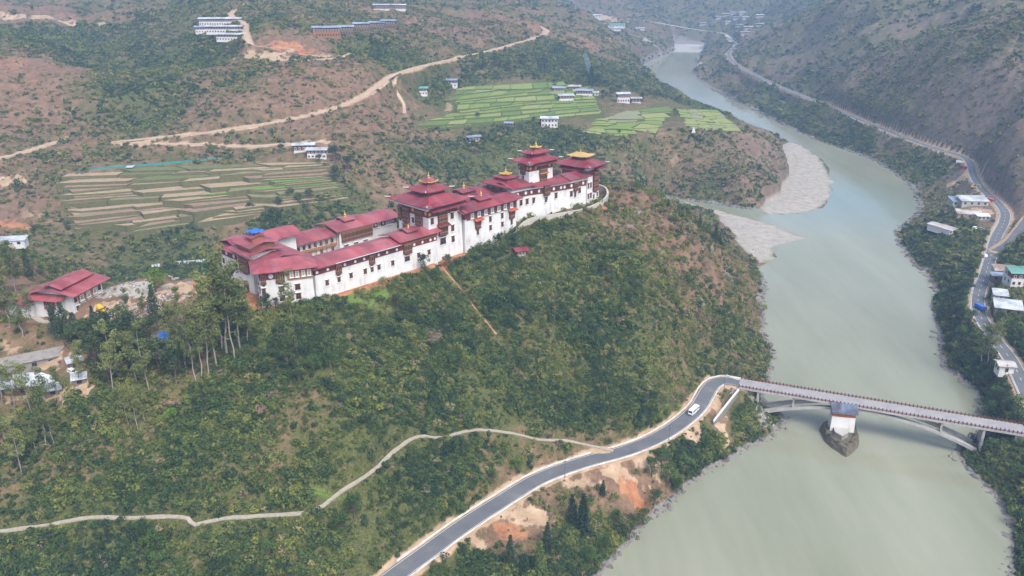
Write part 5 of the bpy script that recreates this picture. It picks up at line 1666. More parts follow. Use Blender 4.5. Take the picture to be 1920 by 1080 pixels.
bt.part('wall', MB().box(-4.9, 5.1, -1.0, 5.2, 0, 9.4, .25), WHITE)
bt.part('red_band', MB().box(-4.75, 4.95, -.9, 5.0, 7.4, 8.7), plain('brick_red_band', (.30, .09, .05)))
bt.part('roof', MB().gable_x(-5.4, 5.6, -2.2, 7.0, 9.9, 2.6, .3), SLATE)
for i, (x, y, sc_) in enumerate(((-5.2, -5.5, 1.1), (5.0, -3.5, 1.2), (2.6, -9.5, 1.0), (-2.8, -10.5, .9), (6.0, 2.0, 1.0), (-6.0, 1.0, 1.1), (.5, -12, .8), (4.4, -7.0, .8))):
    V_, F_ = leaf_blob(np.random.default_rng(500 + i), 70, .22)
    m_ = MB().add(V_ * sc_, [tuple(f) for f in F_])
    o = pier.part('weeds', m_, plain('pier_weeds', (.06, .08, .025), .4, 1.0)); o.location = (x, y, 5.9)
# rocks in the water
for i, (x, y, r) in enumerate(((1782, 856, .9), (1790, 862, 1.1), (1787, 850, .7), (1748, 632, 1.6), (1683, 434, 3.2))):
    g = np.random.default_rng(i)
    bm = bmesh.new(); bmesh.ops.create_icosphere(bm, subdivisions=2, radius=r)
    for v in bm.verts:
        v.co *= 1 + g.normal(0, .12); v.co.z *= .6
    me = bpy.data.meshes.new('river_rock'); bm.to_mesh(me); bm.free(); me.materials.append(STONE)
    p = at(x, y, 0)
    o = link(bpy.data.objects.new('river_rock', me)); o.location = (p[0], p[1], .1)
    tag(o, ['dark rock nearest the right bank below the bridge', 'largest of three dark rocks in the water below the bridge', 'upstream small rock of the three below the bridge', 'dark boulder at the right bank upstream of the bridge', 'large dark boulder jutting from the right bank bend'][i], 'rock', 'rocks in the river')

# ---------------------------------------------------------------- rocks along the waterline (too many to count)
g = np.random.default_rng(55)
def rock_objs(n):
    out = []
    for i in range(n):
        bm = bmesh.new(); bmesh.ops.create_icosphere(bm, subdivisions=1, radius=1)
        for v in bm.verts:
            v.co *= 1 + g.normal(0, .2); v.co.z *= .65
        me = bpy.data.meshes.new('shore_rock'); bm.to_mesh(me); bm.free(); me.materials.append(ROCKM)
        out.append(bpy.data.objects.new('shore_rock', me))
    return out
ROCKM = plain('shore_rock_stone', (.15, .14, .13), .5, .4, c2=(.05, .047, .044))
NG_ROCK = scatter_tree(source_collection('shore_rocks', rock_objs(5)))
pts, sz = [], []
nR = len(RIVER)
for i in range(nR):
    a, b_ = RIVER[i], RIVER[(i + 1) % nR]
    L = np.linalg.norm(b_ - a)
    D = np.hypot(*a)
    if D > 1500 or a[1] < 120: continue
    mid_ = (a + b_) / 2
    if min(float(bar_sd(mid_[:1], mid_[1:], q)[0]) for q in (BAR_A, BAR_B)) < 6: continue
    nn = int(L * 0.8)
    d = (b_ - a) / (L + 1e-6); nrm = np.array([d[1], -d[0]])
    for j in range(nn):
        q = a + (b_ - a) * g.uniform() + nrm * g.normal(-.4, 1.1)
        pts.append(q); sz.append(abs(g.normal(.1, .5)) + .2 + D * .0006)
for q_ in (BAR_A, BAR_B):
    lo_, hi_ = q_.min(0), q_.max(0)
    for j in range(260):
        c_ = lo_ + (hi_ - lo_) * g.uniform(size=2)
        if float(bar_sd(c_[:1], c_[1:], q_)[0]) < -1 and vnoise(c_[:1] / 18, c_[1:] / 18, 9)[0] > .45:
            pts.append(c_); sz.append(g.uniform(.15, .6))
pts = np.array(pts); sz = np.array(sz)
Zr = np.maximum(ground(pts[:, 0], pts[:, 1]), -.3)
m = len(pts)
scatter('shore_rocks', 'grey rocks and boulders lining the waterline', np.stack([pts[:, 0], pts[:, 1], Zr], 1), np.stack([g.normal(0, .3, m), g.normal(0, .3, m), g.uniform(0, 6.28, m)], 1),
        np.stack([sz, sz * g.uniform(.7, 1.4, m), sz], 1), g.integers(0, 5, m), g.uniform(0, 1, m), NG_ROCK)

# ---------------------------------------------------------------- terraced fields
def crop(name, c, c2):
    return plain(name, c, .3, .25, c2=c2)
GREENS = [crop('young_rice_green', (.15, .21, .04), (.11, .155, .03)), crop('pale_rice_green', (.19, .235, .06), (.14, .175, .045)), crop('deep_rice_green', (.11, .165, .032), (.075, .115, .025)),
          crop('yellow_green_crop', (.225, .25, .075), (.16, .18, .05)), crop('grey_green_stubble', (.21, .22, .12), (.15, .155, .085))]
TANS = [crop('tan_stubble', (.31, .235, .15), (.22, .16, .10)), crop('brown_ploughed_soil', (.24, .165, .115), (.17, .11, .075)), crop('straw_green_field', (.185, .175, .085), (.12, .12, .055)), crop('dull_green_field', (.12, .14, .05), (.08, .095, .035))]
BRIGHT = crop('bright_green_seedlings', (.10, .26, .025), (.07, .19, .02))
BUND = plain('grassy_bund', (.10, .125, .04), .4, .5)

def paddies(quad, rows, cols, seed, pick, region=None, bank=None, jx=.28, jy=.18, gap=.012):
    g = np.random.default_rng(seed)
    (TL, TR, BR, BLc) = [np.array(q, float) for q in quad]
    ys = np.linspace(0, 1, rows + 1)
    ys[1:-1] += g.normal(0, jy / rows * .5, rows - 1)
    wob = [(g.uniform(0, 6.28), g.uniform(2.0, 4.0), g.uniform(.15, .45)) for _ in range(rows + 1)]
    def pt(u, r):
        ph, fr, am = wob[r]
        v = ys[r] + am / rows * math.sin(ph + fr * u * 2) * (0 if r in (0, rows) else 1)
        v = min(max(v, 0), 1)
        p = (TL * (1 - u) + TR * u) * (1 - v) + (BLc * (1 - u) + BR * u) * v
        return p
    for r in range(rows):
        nc = max(1, cols + int(g.integers(-1, 2)))
        us = np.linspace(0, 1, nc + 1); us[1:-1] += g.normal(0, jx / nc * .6, nc - 1)
        sk = g.uniform(-.5, .5) / nc * .3
        for c in range(nc):
            ua, ub = us[c] + gap / nc, us[c + 1] - gap / nc
            k = 6
            top = [pt(ua + (ub - ua) * i / k + sk, r) for i in range(k + 1)]
            bot = [pt(ua + (ub - ua) * i / k - sk, r + 1) for i in range(k + 1)]
            mid = (pt((ua + ub) / 2, r) + pt((ua + ub) / 2, r + 1)) / 2
            z = mid[2] + .25
            out = []
            for q in top + bot[::-1]:
                out.append(at(q[0], q[1], z)[:2])
            out = np.array(out)
            cen = out.mean(0)
            if region is not None and not inside(np.array([cen[0]]), np.array([cen[1]]), region)[0]:
                continue
            out = cen + (out - cen) * (1 - gap * .6)
            gnd = ground(out[:, 0], out[:, 1])
            zz = max(z, float(gnd.mean()) + .2)
            if gnd.min() < zz - 9: continue
            m = MB().prism([tuple(q - cen) for q in out][::-1], min(-1.5, float(gnd.min()) - zz - .6), 0)
            o = m.build('paddy', pick(g, (ua + ub) / 2, (r + .5) / rows), terrain)
            o.data.materials.append(bank or BUND)
            for pl in o.data.polygons[2:]:
                pl.material_index = 1
            o.location = (cen[0], cen[1], zz)

gp = lambda g, u, v: GREENS[int(g.choice(5, p=[.36, .24, .22, .13, .05]))]
gp2 = lambda g, u, v: GREENS[int(g.choice(5, p=[.16, .28, .06, .3, .2]))]
def bp(g, u, v):
    if u > .55 and .25 < v < .62 and g.uniform() < .3: return BRIGHT
    return TANS[int(g.choice(4, p=[.56, .30, .12, .02] if v > .4 or u < .3 else [.38, .22, .24, .16]))]
paddies(PQUADS[0], 11, 8, 3, gp, PADDY_REGION[0])
paddies(PQUADS[1], 9, 3, 4, gp2, PADDY_REGION[1])
paddies(PQUADS[2], 7, 3, 5, gp2, PADDY_REGION[2])
paddies(PQUADS[3], 20, 4, 6, bp, PADDY_REGION[3], gap=.02, bank=plain('dry_grass_bank', (.12, .118, .05), .4, .5))
# ---------------------------------------------------------------- other houses
PLANKS = plain('weathered_planks', (0.17, 0.13, 0.10), 0.4, 0.8)  # brown plank colour for attics and shed walls
REDHOUSE = roof_mat('red_house_roof_sheets', (0.26, 0.05, 0.058), (0.19, 0.036, 0.042), 0.45)
_wcache = {}
def wbox(w, h, d, mat, name):
    k = (round(w, 1), round(h, 1), round(d, 1), mat.name)
    if k not in _wcache:
        _wcache[k] = MB().box(-w / 2, w / 2, -d, .05, 0, h).mesh(name, mat)
    return _wcache[k]

def house(name, label, px, py, w, d, h, rz, roof, cat='house', wall=WHITE, band=TIMBER, rise=None, over=1.2, storeys=2, group=None, fine=False, gap=0.5, nwin=None, sink=1.5, ends=True):
    """a farmhouse: masonry walls, timber upper band with windows, floating low gable roof; px,py = middle of its front foot"""
    p = hit(px, py)
    B = Bld(name, label, cat, (p[0], p[1], p[2] - .1), rz, group)
    CLEAR.append(footprint(p, rz, w, d, 1.5))
    B.part('wall', MB().box(-w / 2, w / 2, 0, d, -sink, h, .1), wall)
    rise = rise if rise is not None else d * .13
    if gap > .1:
        B.part('attic', MB().box(-w / 2 + .6, w / 2 - .6, .8, d - .8, h, h + gap), PLANKS)
    r = B.part('roof', MB().gable_x(-w / 2 - over, w / 2 + over, -over, d + over, h + gap, rise, .18), roof)
    if band is not None:
        hb = h / storeys
        B.part('timber_band', MB().box(-w / 2 - .12, w / 2 + .12, -.12, d * .55, h - hb * .72, h - .15), band)
    n = nwin or max(2, int(w / 2.6))
    for s in range(storeys):
        z = h * (s + .35) / storeys
        for i in range(n):
            x = -w / 2 + w * (i + .5) / n
            ww, hh = min(1.3, w / n * .55), h / storeys * .42
            o = put('window', wbox(ww, hh, .16, TRIM if s == storeys - 1 and band is not None else TIMBER, 'window'), B.o, (x, -.06, z))
            put('pane', wbox(ww * .7, hh * .72, .05, PANE, 'pane'), o, (0, -.14, hh * .14))
    if ends:
        for s in range(storeys):
            for yy in (d * .3, d * .7):
                o = put('window', wbox(1.1, h / storeys * .42, .14, TIMBER, 'window'), B.o, (-w / 2 - .02, yy, h * (s + .35) / storeys), -math.pi / 2)
                put('pane', wbox(.8, h / storeys * .3, .05, PANE, 'pane'), o, (0, -.13, h / storeys * .06))
    return B

def footprint(p, rz, w, d, m):
    c, s = math.cos(rz), math.sin(rz)
    return np.array([(p[0] + x * c - y * s, p[1] + x * s + y * c) for x, y in ((-w / 2 - m, -m - 1), (w / 2 + m, -m - 1), (w / 2 + m, d + m), (-w / 2 - m, d + m))])

def shed(name, label, px, py, w, d, h, rz, roof, wall=PLANKS, slope=.12, cat='shed', over=.6, openf=3, gable=False, group=None):
    p = hit(px, py)
    B = Bld(name, label, cat, (p[0], p[1], p[2] - .1), rz, group)
    CLEAR.append(footprint(p, rz, w, d, 1.0))
    B.part('wall', MB().box(-w / 2, w / 2, 0, d, -1.5, h), wall)
    if gable == 'y':
        B.part('roof', MB().gable_y(-w / 2 - over, w / 2 + over, -over, d + over, h + .15, w * slope, .14), roof)
        B.part('gable_fill', MB().profile_y([(-w / 2, h), (w / 2, h), (0, h + w * slope)], .02, d - .02), wall)
    elif gable:
        B.part('roof', MB().gable_x(-w / 2 - over, w / 2 + over, -over, d + over, h + .15, d * slope, .14), roof)
    else:
        B.part('roof', MB().profile_x([(-over, h + .1), (d + over, h + .1 + d * slope), (d + over, h - .05 + d * slope), (-over, h - .05)], -w / 2 - over, w / 2 + over), roof)
        B.part('gable_fill', MB().box(-w / 2 + .05, w / 2 - .05, d * .55, d - .05, h, h + d * slope * .5), wall)
    for i in range(openf):
        put('window', wbox(min(1.6, w / openf * .5), h * .45, .06, PANE, 'window'), B.o, (-w / 2 + w * (i + .5) / openf, 0, h * .3))
    return B

# ---- the red-roofed house at the left
def red_house():
    P0 = at(139, 578.5, 69.0)
    rz = math.atan2(15.8, 3.5)
    B = Bld('red_roofed_house', 'white two-storey house with layered red roof beside the construction yard', 'house', (P0[0], P0[1], hz(P0[0], P0[1]) - .3), rz)
    CLEAR.append(np.array([at(60, 590, 69)[:2], at(142, 590, 69)[:2], at(205, 552, 69)[:2], at(190, 520, 69)[:2], at(60, 530, 69)[:2]]))
    L, D, H = 17.5, 16.0, 7.6
    B.part('wall', MB().box(0, L, 0, D, -2, H, .1), WHITE)
    B.part('timber_band', MB().box(3.0, 13.8, -.5, 2, 3.6, 7.0), OCHRE)
    r = B.part('roof', MB().gable_x(-2.4, L + 2.8, -2.6, D + 2.4, H + .6, 2.2), REDHOUSE)
    B.part('gable_end', MB().add([(-.05, 0, H), (-.05, D, H), (-.05, D / 2, H + 2.4)], [(0, 1, 2)]), WHITE)
    B.part('upper_roof', MB().gable_x(-1.5, L + .6, 3.2, D - 3.2, H + 2.9, 1.5), REDHOUSE)
    B.part('attic', MB().box(0, L - 1, 4.6, D - 4.6, H + 1, H + 3), PLANKS)
    B.part('porch_roof', MB().profile_y([(-4.2, H - 1.2), (-4.2, H - 1.45), (.5, H + .1), (.5, H + .35)], 2.2, D + 1.5), REDHOUSE)
    B.part('porch_wall', MB().box(-2.6, 0, 4.4, D - .6, -2, H - 1.5), WHITE)
    B.bay('L', 8.2, -2.6, 2.9, 4.6, 3.2, 1, .6, False)
    B.part('entrance', MB().box(-2.75, -2.5, 7.4, 10, -.2, 2.4), PANE)
    for i in range(5):
        B.window('F', 2.0 + i * 3.4, -.02, .9, 1.4, 2.0)
    for x in (1.6, 15.6):
        B.window('F', x, -.02, 4.4, 1.5, 2.4)
    for x in (4.6, 8.4, 12.2):
        B.window('F', x, -.5, 4.2, 2.0, 2.3, 'white')
    B.part('annex_wall', MB().box(-5.5, 2.5, D + .1, D + 9, -2, 4.0), WHITE)
    B.part('annex_roof', MB().gable_x(-7, 4, D - .6, D + 10.5, 4.6, 1.2), REDHOUSE)
    B.window('L', D + 4, -5.5, 1, 1.4, 1.8)
    B.part('plinth', MB().box(-1, L + 2.5, -2.0, -.02, -2, .15), CONC)
    for x, y in ((-3, 1), (-3, 13)):
        B.disc('F', 1 if y == 1 else 16.5, -.03, 6.9, .45, True)
red_house()

# small shrine hut on the slope
h = house('shrine_hut', 'tiny white hut with red roof alone on the slope below the fortress', 978, 480, 4.6, 4.2, 2.6, R(20), RED_DEEP, 'hut', storeys=1, nwin=3, over=1.2, gap=.25, rise=.8)

# plateau village
V = 'farmhouses among the green fields'
house('farmhouse', 'white farmhouse with grey roof at the left of the field village', 1048, 178, 12, 9, 7, R(8), BLUETIN, group=V)
house('farmhouse', 'farmhouse with brown roof at the back of the field village', 1077, 175, 12, 9, 7, R(-5), RUST, group=V)
house('farmhouse', 'large white farmhouse at the front of the field village', 1062, 193, 15, 10, 7, R(12), TIN, group=V)
house('farmhouse', 'wide white farmhouse with dark blue roof on the right of the field village', 1095, 184, 17, 10, 7.5, R(-6), BLUETIN, group=V)
shed('farm_shed', 'low white shed with pale roof beside the wide blue-roofed farmhouse', 1113, 179, 10, 6, 3, R(-6), TIN, WHITE)
house('farmhouse', 'tall white farmhouse with pale grey roof left of a small outbuilding', 1169, 193, 13, 10, 9, R(5), TIN, group=V)
house('farm_outbuilding', 'small white outbuilding right of the tall grey-roofed farmhouse', 1193, 193, 10, 7, 4.5, R(-5), TIN, 'house', storeys=1)
house('farmhouse', 'square white farmhouse with pale roof at the lower edge of the green fields', 1030, 239, 15, 10, 8, R(-2), TIN, group=V, band=None)
house('farmhouse', 'farmhouse with green-grey roof left of the green fields', 789, 178, 13, 9, 6, R(10), GREENTIN, group=V)
house('farmhouse', 'small white farmhouse with dark roof on the upper left of the fields', 847, 163, 10, 8, 6.5, R(-5), BLUETIN, group=V)
shed('farm_shed', 'little dark shed at the left end of the field village', 1030, 180, 7, 5, 3, R(10), BLUETIN)
shed('farm_shed', 'small blue-roofed shed in scrub below the fields', 954, 237, 8, 5, 3, R(0), BLUETIN)
house('farm_cottage', 'low white cottage with bluish roof alone on the scrub slope', 890, 266, 11, 7, 4, R(25), BLUETIN, 'house', storeys=1)
house('farmhouse', 'white farmhouse with blue-grey roof above the brown terraces, the upper of two', 570, 285, 15, 8, 5, R(8), TIN, group='farmhouses above the terraces', storeys=1)
house('farmhouse', 'farmhouse with timber front above the brown terraces, the lower of two', 594, 297, 14, 9, 6, R(5), TIN, group='farmhouses above the terraces')
shed('field_hut', 'tiny grey hut on the left edge of the brown terraces', 243, 320, 4, 4, 2.5, R(0), TIN, cat='hut')
# school on the hill
house('school_building', 'uppermost long white school block with pale roof on the hilltop', 413, 48, 46, 10, 7, R(3), TIN, 'school', group='school blocks on the hill')
house('school_building', 'middle school block with pale roof on the hilltop', 420, 62, 36, 9, 6, R(-2), TIN, 'school', group='school blocks on the hill')
house('school_building', 'lowest school block with pale roof on the hilltop', 432, 76, 28, 9, 5.5, R(-4), TIN, 'school', group='school blocks on the hill')
house('school_building', 'small dark school block at the left of the long ones', 380, 62, 14, 9, 6, R(20), BLUETIN, 'school', group='school blocks on the hill')
W5 = 'row of timber houses on the hill'
house('timber_house', 'largest ochre house at the left end of the hill row', 613, 70, 27, 11, 9, R(8), BLUETIN, group=W5, wall=OCHRE)
for i, (x, y, t) in enumerate(((648, 66, 'second'), (678, 60, 'third'), (707, 57, 'fourth'), (728, 54, 'last'))):
    house('timber_house', f'dark timber house, {t} from the left in the hill row', x, y, 16, 10, 8, R(10 - 4 * i), BLUETIN, group=W5, wall=PLANKS)
house('hill_house', 'white roofed house by the top edge, left of two', 715, 19, 20, 9, 6, R(0), TIN, group='houses by the top edge', storeys=1)
house('hill_house', 'white roofed house by the top edge, right of two', 744, 19, 22, 9, 6, R(0), TIN, group='houses by the top edge', storeys=1)
# far end of the valley
G = 'tiny houses of the far village'
for x, y, t in ((1348,36,'leftmost of the upper row'),(1361,31,'second of the upper row'),(1381,37,'third of the upper row'),(1398,37,'fourth of the upper row'),(1318,48,'at the left outskirts'),(1387,52,'in the middle'),(1403,56,'in the lower middle'),(1423,50,'at the right edge'),
                (1397,66,'nearest the river road'),(1375,28,'at the top'),(1392,28,'at the top right'),(1425,33,'at the far upper right'),(1365,45,'below the upper row')):
    house('far_house', f'tiny pale-roofed house {t} of the far village', x, y, 17, 11, 6, R((x * 7) % 40 - 20), (TIN, BLUETIN, RUST)[x % 3], group=G, nwin=3, over=1.5, ends=False, wall=GREYW)
house('depot', 'long shed with green roof at the far end of the left bank', 1148, 52, 55, 18, 6, R(0), GREENTIN, 'shed', storeys=1, nwin=8, band=None, ends=False)
house('depot', 'long pale-roofed shed below the green-roofed far shed', 1150, 57, 30, 10, 4, R(0), TIN, 'shed', storeys=1, nwin=5, band=None, ends=False)
house('depot', 'long pale-roofed shed right of the green-roofed far shed', 1197, 56, 30, 10, 4, R(0), TIN, 'shed', storeys=1, nwin=5, band=None, ends=False)
house('far_house', 'white house above the far green-roofed shed', 1119, 36, 18, 12, 7, R(0), TIN, nwin=3, band=None, ends=False)
# right bank yard
shed('roadside_workshop', 'large grey tin-roofed workshop beside the right bank road', 1828, 386, 20, 11, 3.8, R(-4), TIN, CONC, .16, 'workshop', openf=4)
shed('roadside_workshop', 'lower lean-to workshop with bluish roof at the left of the large one', 1802, 386, 13, 10, 3.6, R(-4), BLUETIN, CONC, .16, 'workshop')
shed('roadside_workshop', 'wide shed with pale flat roof and mud walls below the workshop', 1818, 410, 17, 10, 3.4, R(-16), RUST, plain('mud_brick_wall', (.36, .27, .19)), .12, 'workshop', openf=3)
shed('roadside_shed', 'small shed with white roof at the right of the mud-walled one', 1844, 412, 8.5, 5, 2.8, R(-4), plain('white_roof_sheet', (.6, .66, .7)), CONC, .15)
shed('roadside_shed', 'long rusty-roofed shed by the river side trees', 1787, 438, 8.5, 18, 3.2, R(28), RUST, WHITE, .12, gable='y')
shed('roadside_shed', 'tiny white-roofed shed left of the rusty one', 1760, 433, 5, 6, 3, R(20), TIN, WHITE, .1)
house('roadside_house', 'tall house with green and white roof at the right edge', 1915, 538, 12, 11, 8, R(-6), GREENTIN, storeys=2, over=1.5)
shed('roadside_shed', 'shed with pink-grey roof left of the green-roofed house', 1886, 519, 12, 8, 3.6, R(-12), RUST, CONC, .16)
shed('roadside_shed', 'open lean-to with blue-grey roof in front of the pink-roofed shed', 1881, 527, 12, 5, 3, R(-12), BLUETIN, PLANKS, .12)
shed('roadside_shed', 'small tin-roofed hut by the bend, above the long tin shed', 1876, 564, 7, 8, 3.2, R(-20), TIN, CONC, .14)
shed('roadside_shed', 'long tin-roofed shed below the road bend', 1890, 590, 13, 10, 3.4, R(-22), TIN, PLANKS, .18)
h = house('roadside_chapel', 'small white chapel with dark roof by the right bank road', 1886, 702, 6.5, 6, 4.2, R(-10), RUST, 'chapel', band=None, storeys=1, nwin=1, gap=.2, over=.9, rise=1.0)
# left foreground
shed('long_shed', 'long low shed with weathered plank roof at the left edge', 66, 690, 27, 6, 3.0, R(32), plain('weathered_slab_roof', (.24, .22, .20), .4, .6), plain('grey_plank_wall', (.22, .21, .19)), .14, openf=5)
shed('workers_shed', 'wide tin-roofed shed below the long plank shed', 62, 738, 23, 8, 3.2, R(16), TIN, plain('brown_board_wall', (.16, .09, .06)), .16, openf=4)
shed('workers_shed', 'small tin-roofed hut right of the white car', 150, 722, 4.2, 4, 2.4, R(25), TIN, PLANKS, .14, openf=1)
shed('workers_shed', 'small grey hut behind the white car', 143, 690, 4.5, 4, 2.5, R(35), TIN, PLANKS, .14, openf=1)
shed('workers_shed', 'small lean-to in front of the wide tin shed', 100, 742, 5, 3.5, 2.3, R(20), TIN, PLANKS, .12, openf=1)
shed('white_shed', 'low white-roofed shed beyond the trees at the left edge', 15, 462, 16, 6, 3, R(12), TIN, WHITE, .12)
# ruin with blue tarpaulin
def ruin():
    p = hit(332, 662)
    B = Bld('old_house', 'old house with patched roof and blue tarpaulin among the tall trees', 'house', (p[0], p[1], p[2] - .2), R(14))
    CLEAR.append(footprint(p, R(14), 15, 11, 1.5))
    B.part('wall', MB().box(-7, 7, 0, 9, -2, 5.4, .1), WHITE)
    B.part('roof', MB().gable_x(-8.2, 8.2, -1.6, 10.6, 6.0, 1.6), plain('mossy_shingle_roof', (.14, .115, .09), .4, .6))
    t = MB()
    for i in range(7):
        if i == 3: continue
        for j in range(3):
            x, y = -5.6 + i * 1.5, -1.5 + j * 1.7
            zf = lambda a, b_: 6.0 + (b_ + 1.6) / 6.1 * 1.6 + .14 + .08 * math.sin(a * 3 + b_ * 2)
            t.add([(x, y, zf(x, y)), (x + 1.45, y, zf(x + 1.45, y)), (x + 1.45, y + 1.65, zf(x + 1.45, y + 1.65)), (x, y + 1.65, zf(x, y + 1.65))], [(0, 1, 2, 3)])
    B.part('tarpaulin', t, BLUETARP)
    for i in range(4):
        B.window('F', -5 + i * 3.3, 0, 2.4, 1.4, 1.8)
    B.window('L', 4, -7, 2.4, 1.4, 1.8)
ruin()

# sheet fence behind the yard
for i, (xa, ya, xb, yb, lab) in enumerate(((284,503,301,500,'short run of pale metal sheets left of the yard fence'), (328,497,389,491,'long run of pale upright metal sheets behind the yard'))):
    a, b_ = hit(xa, ya), hit(xb, yb)
    n = max(3, int(np.linalg.norm(b_ - a) / 1.4))
    f = empty('sheet_fence', ((a[0] + b_[0]) / 2, (a[1] + b_[1]) / 2, (a[2] + b_[2]) / 2), 0, lab, 'fence')
    for k in range(n):
        q = a + (b_ - a) * (k + .5) / n
        put('sheet', wbox(1.35, 2.3, .06, plain('pale_metal_sheet', (.55, .60, .66), .2, .8, rough=.5), 'sheet'), f,
            (q[0] - f.location.x, q[1] - f.location.y, hz(q[0], q[1]) - f.location.z - .1), math.atan2(b_[1] - a[1], b_[0] - a[0]))
# green net fence round the terraces
net = [hit(116, 374), hit(128, 350), hit(150, 320), hit(185, 317), hit(240, 313), hit(300, 309), hit(360, 303), hit(410, 299)]
NET = plain('turquoise_fence_net', (.03, .25, .24), .3, .8)
pw = catmull(net, 8)
zt = ground(pw[:, 0], pw[:, 1])
ribbon_wall('net_fence', 'turquoise net fence along the edge of the brown terraces', pw, .15, list(zt + 1.3), list(zt - .4), NET, 'fence')
# stupa
p = hit(1300, 250)
st = empty('stupa', p, 0, 'small white stupa on the dry plateau edge', 'stupa')
MB().box(-1.6, 1.6, -1.6, 1.6, -1, 1.2).box(-1.2, 1.2, -1.2, 1.2, 1.2, 2.6).build('base', TRIM, st)
MB().lathe([(1.0, 2.6), (1.2, 3.2), (1.0, 3.9), (.4, 4.3), (.3, 5.2), (.05, 6.0)]).build('dome', TRIM, st)

# ---------------------------------------------------------------- utility poles
POLE = plain('dark_steel_pole', (.10, .10, .11), .3, 1.0)
def pole(px, py, h, label):
    p = hit(px, py)
    e = empty('utility_pole', p, R(20), label, 'utility pole', 'utility poles')
    MB().tube([(0, 0, -1), (0, 0, h)], [.13, .08], 6).build('post', POLE, e)
    MB().box(-1.0, 1.0, -.06, .06, h - .9, h - .75).build('cross_arm', POLE, e)
    for x in (-.85, 0, .85):
        MB().lathe([(.05, 0), (.09, .1), (.05, .25)], x, 0, h - .75, 6).build('insulator', TRIM, e)
pole(1357, 733, 9, 'slim pole on the verge by the bridge end')
pole(1059, 896, 8, 'slim pole at the road edge where the road widens')
pole(1254, 826, 7, 'slim pole by the road below the white bus')
pole(1882, 715, 9, 'slim pole beside the small white chapel')
pole(1903, 335, 10, 'slim pole on the dry right slope')
pole(530, 262, 8, 'slim pole beside the upper dirt road')

# ---------------------------------------------------------------- vehicles
TYRE = plain('black_tyre_rubber', (.02, .02, .02), .2, 2.0)
GLASS = plain('dark_vehicle_glass', (.03, .035, .045), .2, 1.0, rough=.1, spec=.6)
def wheel_mesh(r, w):
    k = ('wheel', r, w)
    if k not in _cache:
        m = MB().lathe([(r * .55, -w / 2), (r, -w / 2 + .02), (r, w / 2 - .02), (r * .55, w / 2)], n=12)
        m.v = [(x, z, y) for x, y, z in m.v]
        m.f = [tuple(reversed(f)) for f in m.f]
        hub = MB().lathe([(r * .5, -w / 2 - .015), (r * .5, w / 2 + .015)], n=10)
        hub.v = [(x, z, y) for x, y, z in hub.v]
        hub.f = [tuple(reversed(f)) for f in hub.f]
        _cache[k] = (m.mesh('wheel', TYRE), hub.mesh('rim', plain('grey_wheel_rim', (.4, .4, .42), .2, 2.0)))
    return _cache[k]
def wheels(e, xs, y, r=.4, w=.25):
    wm_, rm = wheel_mesh(r, w)
    for x in xs:
        for s in (-1, 1):
            o = put('wheel', wm_, e, (x, s * y, r)); put('rim', rm, o)

def place(px, py, road=None):
    p = hit(px, py)
    z = p[2]
    if road is not None:
        d, zz = poly_dist(np.array([p[0]]), np.array([p[1]]), RP[road])
        z = float(zz[0]) + .10
    return np.array([p[0], p[1], z])

def bus():
    p = place(1300, 775, 'road_main')
    P = RP['road_main']
    i = int(np.argmin(np.hypot(P[:, 0] - p[0], P[:, 1] - p[1])))
    t = P[i - 1] - P[i + 1]
    rz = math.atan2(t[1], t[0])
    e = empty('minibus', p, rz, 'white minibus driving down the road from the bridge', 'bus')
    W = plain('white_vehicle_paint', (.78, .78, .76), .08, .6, rough=.3, spec=.5)
    prof = [(-3.45, .35), (3.3, .35), (3.48, .9), (3.42, 1.3), (3.12, 2.3), (2.9, 2.55), (-3.3, 2.58), (-3.48, 2.3), (-3.5, .6)]
    MB().profile_y(prof, -1.02, 1.02).build('body', W, e)
    MB().box(-3.2, 2.7, -.85, .85, 2.57, 2.66, .08).build('roof', W, e)
    for s in (-1, 1):
        for x in (-2.75, -1.75, -.75, .25, 1.25, 2.2):
            put('window', MB().box(-.42, .42, -.02, .02, 0, .72).mesh('window', GLASS), e, (x, s * 1.03, 1.42))
        MB().box(-3.4, 3.3, s * 1.03 - .012, s * 1.03 + .012, .95, 1.12).build('stripe', plain('blue_grey_stripe', (.25, .3, .38)), e)
        put('headlight', MB().box(-.05, .05, -.16, .16, 0, .18).mesh('headlight', plain('headlight_lens', (.7, .7, .66), rough=.15)), e, (3.46, s * .75, .85))
    MB().add([(3.42, -.9, 1.38), (3.42, .9, 1.38), (3.16, .85, 2.25), (3.16, -.85, 2.25)], [(0, 1, 2, 3)]).build('windscreen', GLASS, e).location = (.03, 0, 0)
    MB().add([(-3.52, .8, 1.4), (-3.52, -.8, 1.4), (-3.5, -.8, 2.2), (-3.5, .8, 2.2)], [(0, 1, 2, 3)]).build('rear_window', GLASS, e).location = (-.03, 0, 0)
    MB().box(3.4, 3.56, -.98, .98, .38, .62).build('bumper', plain('grey_bumper', (.2, .2, .21)), e)
    wheels(e, (-2.1, 2.2), .92, .38, .24)
bus()

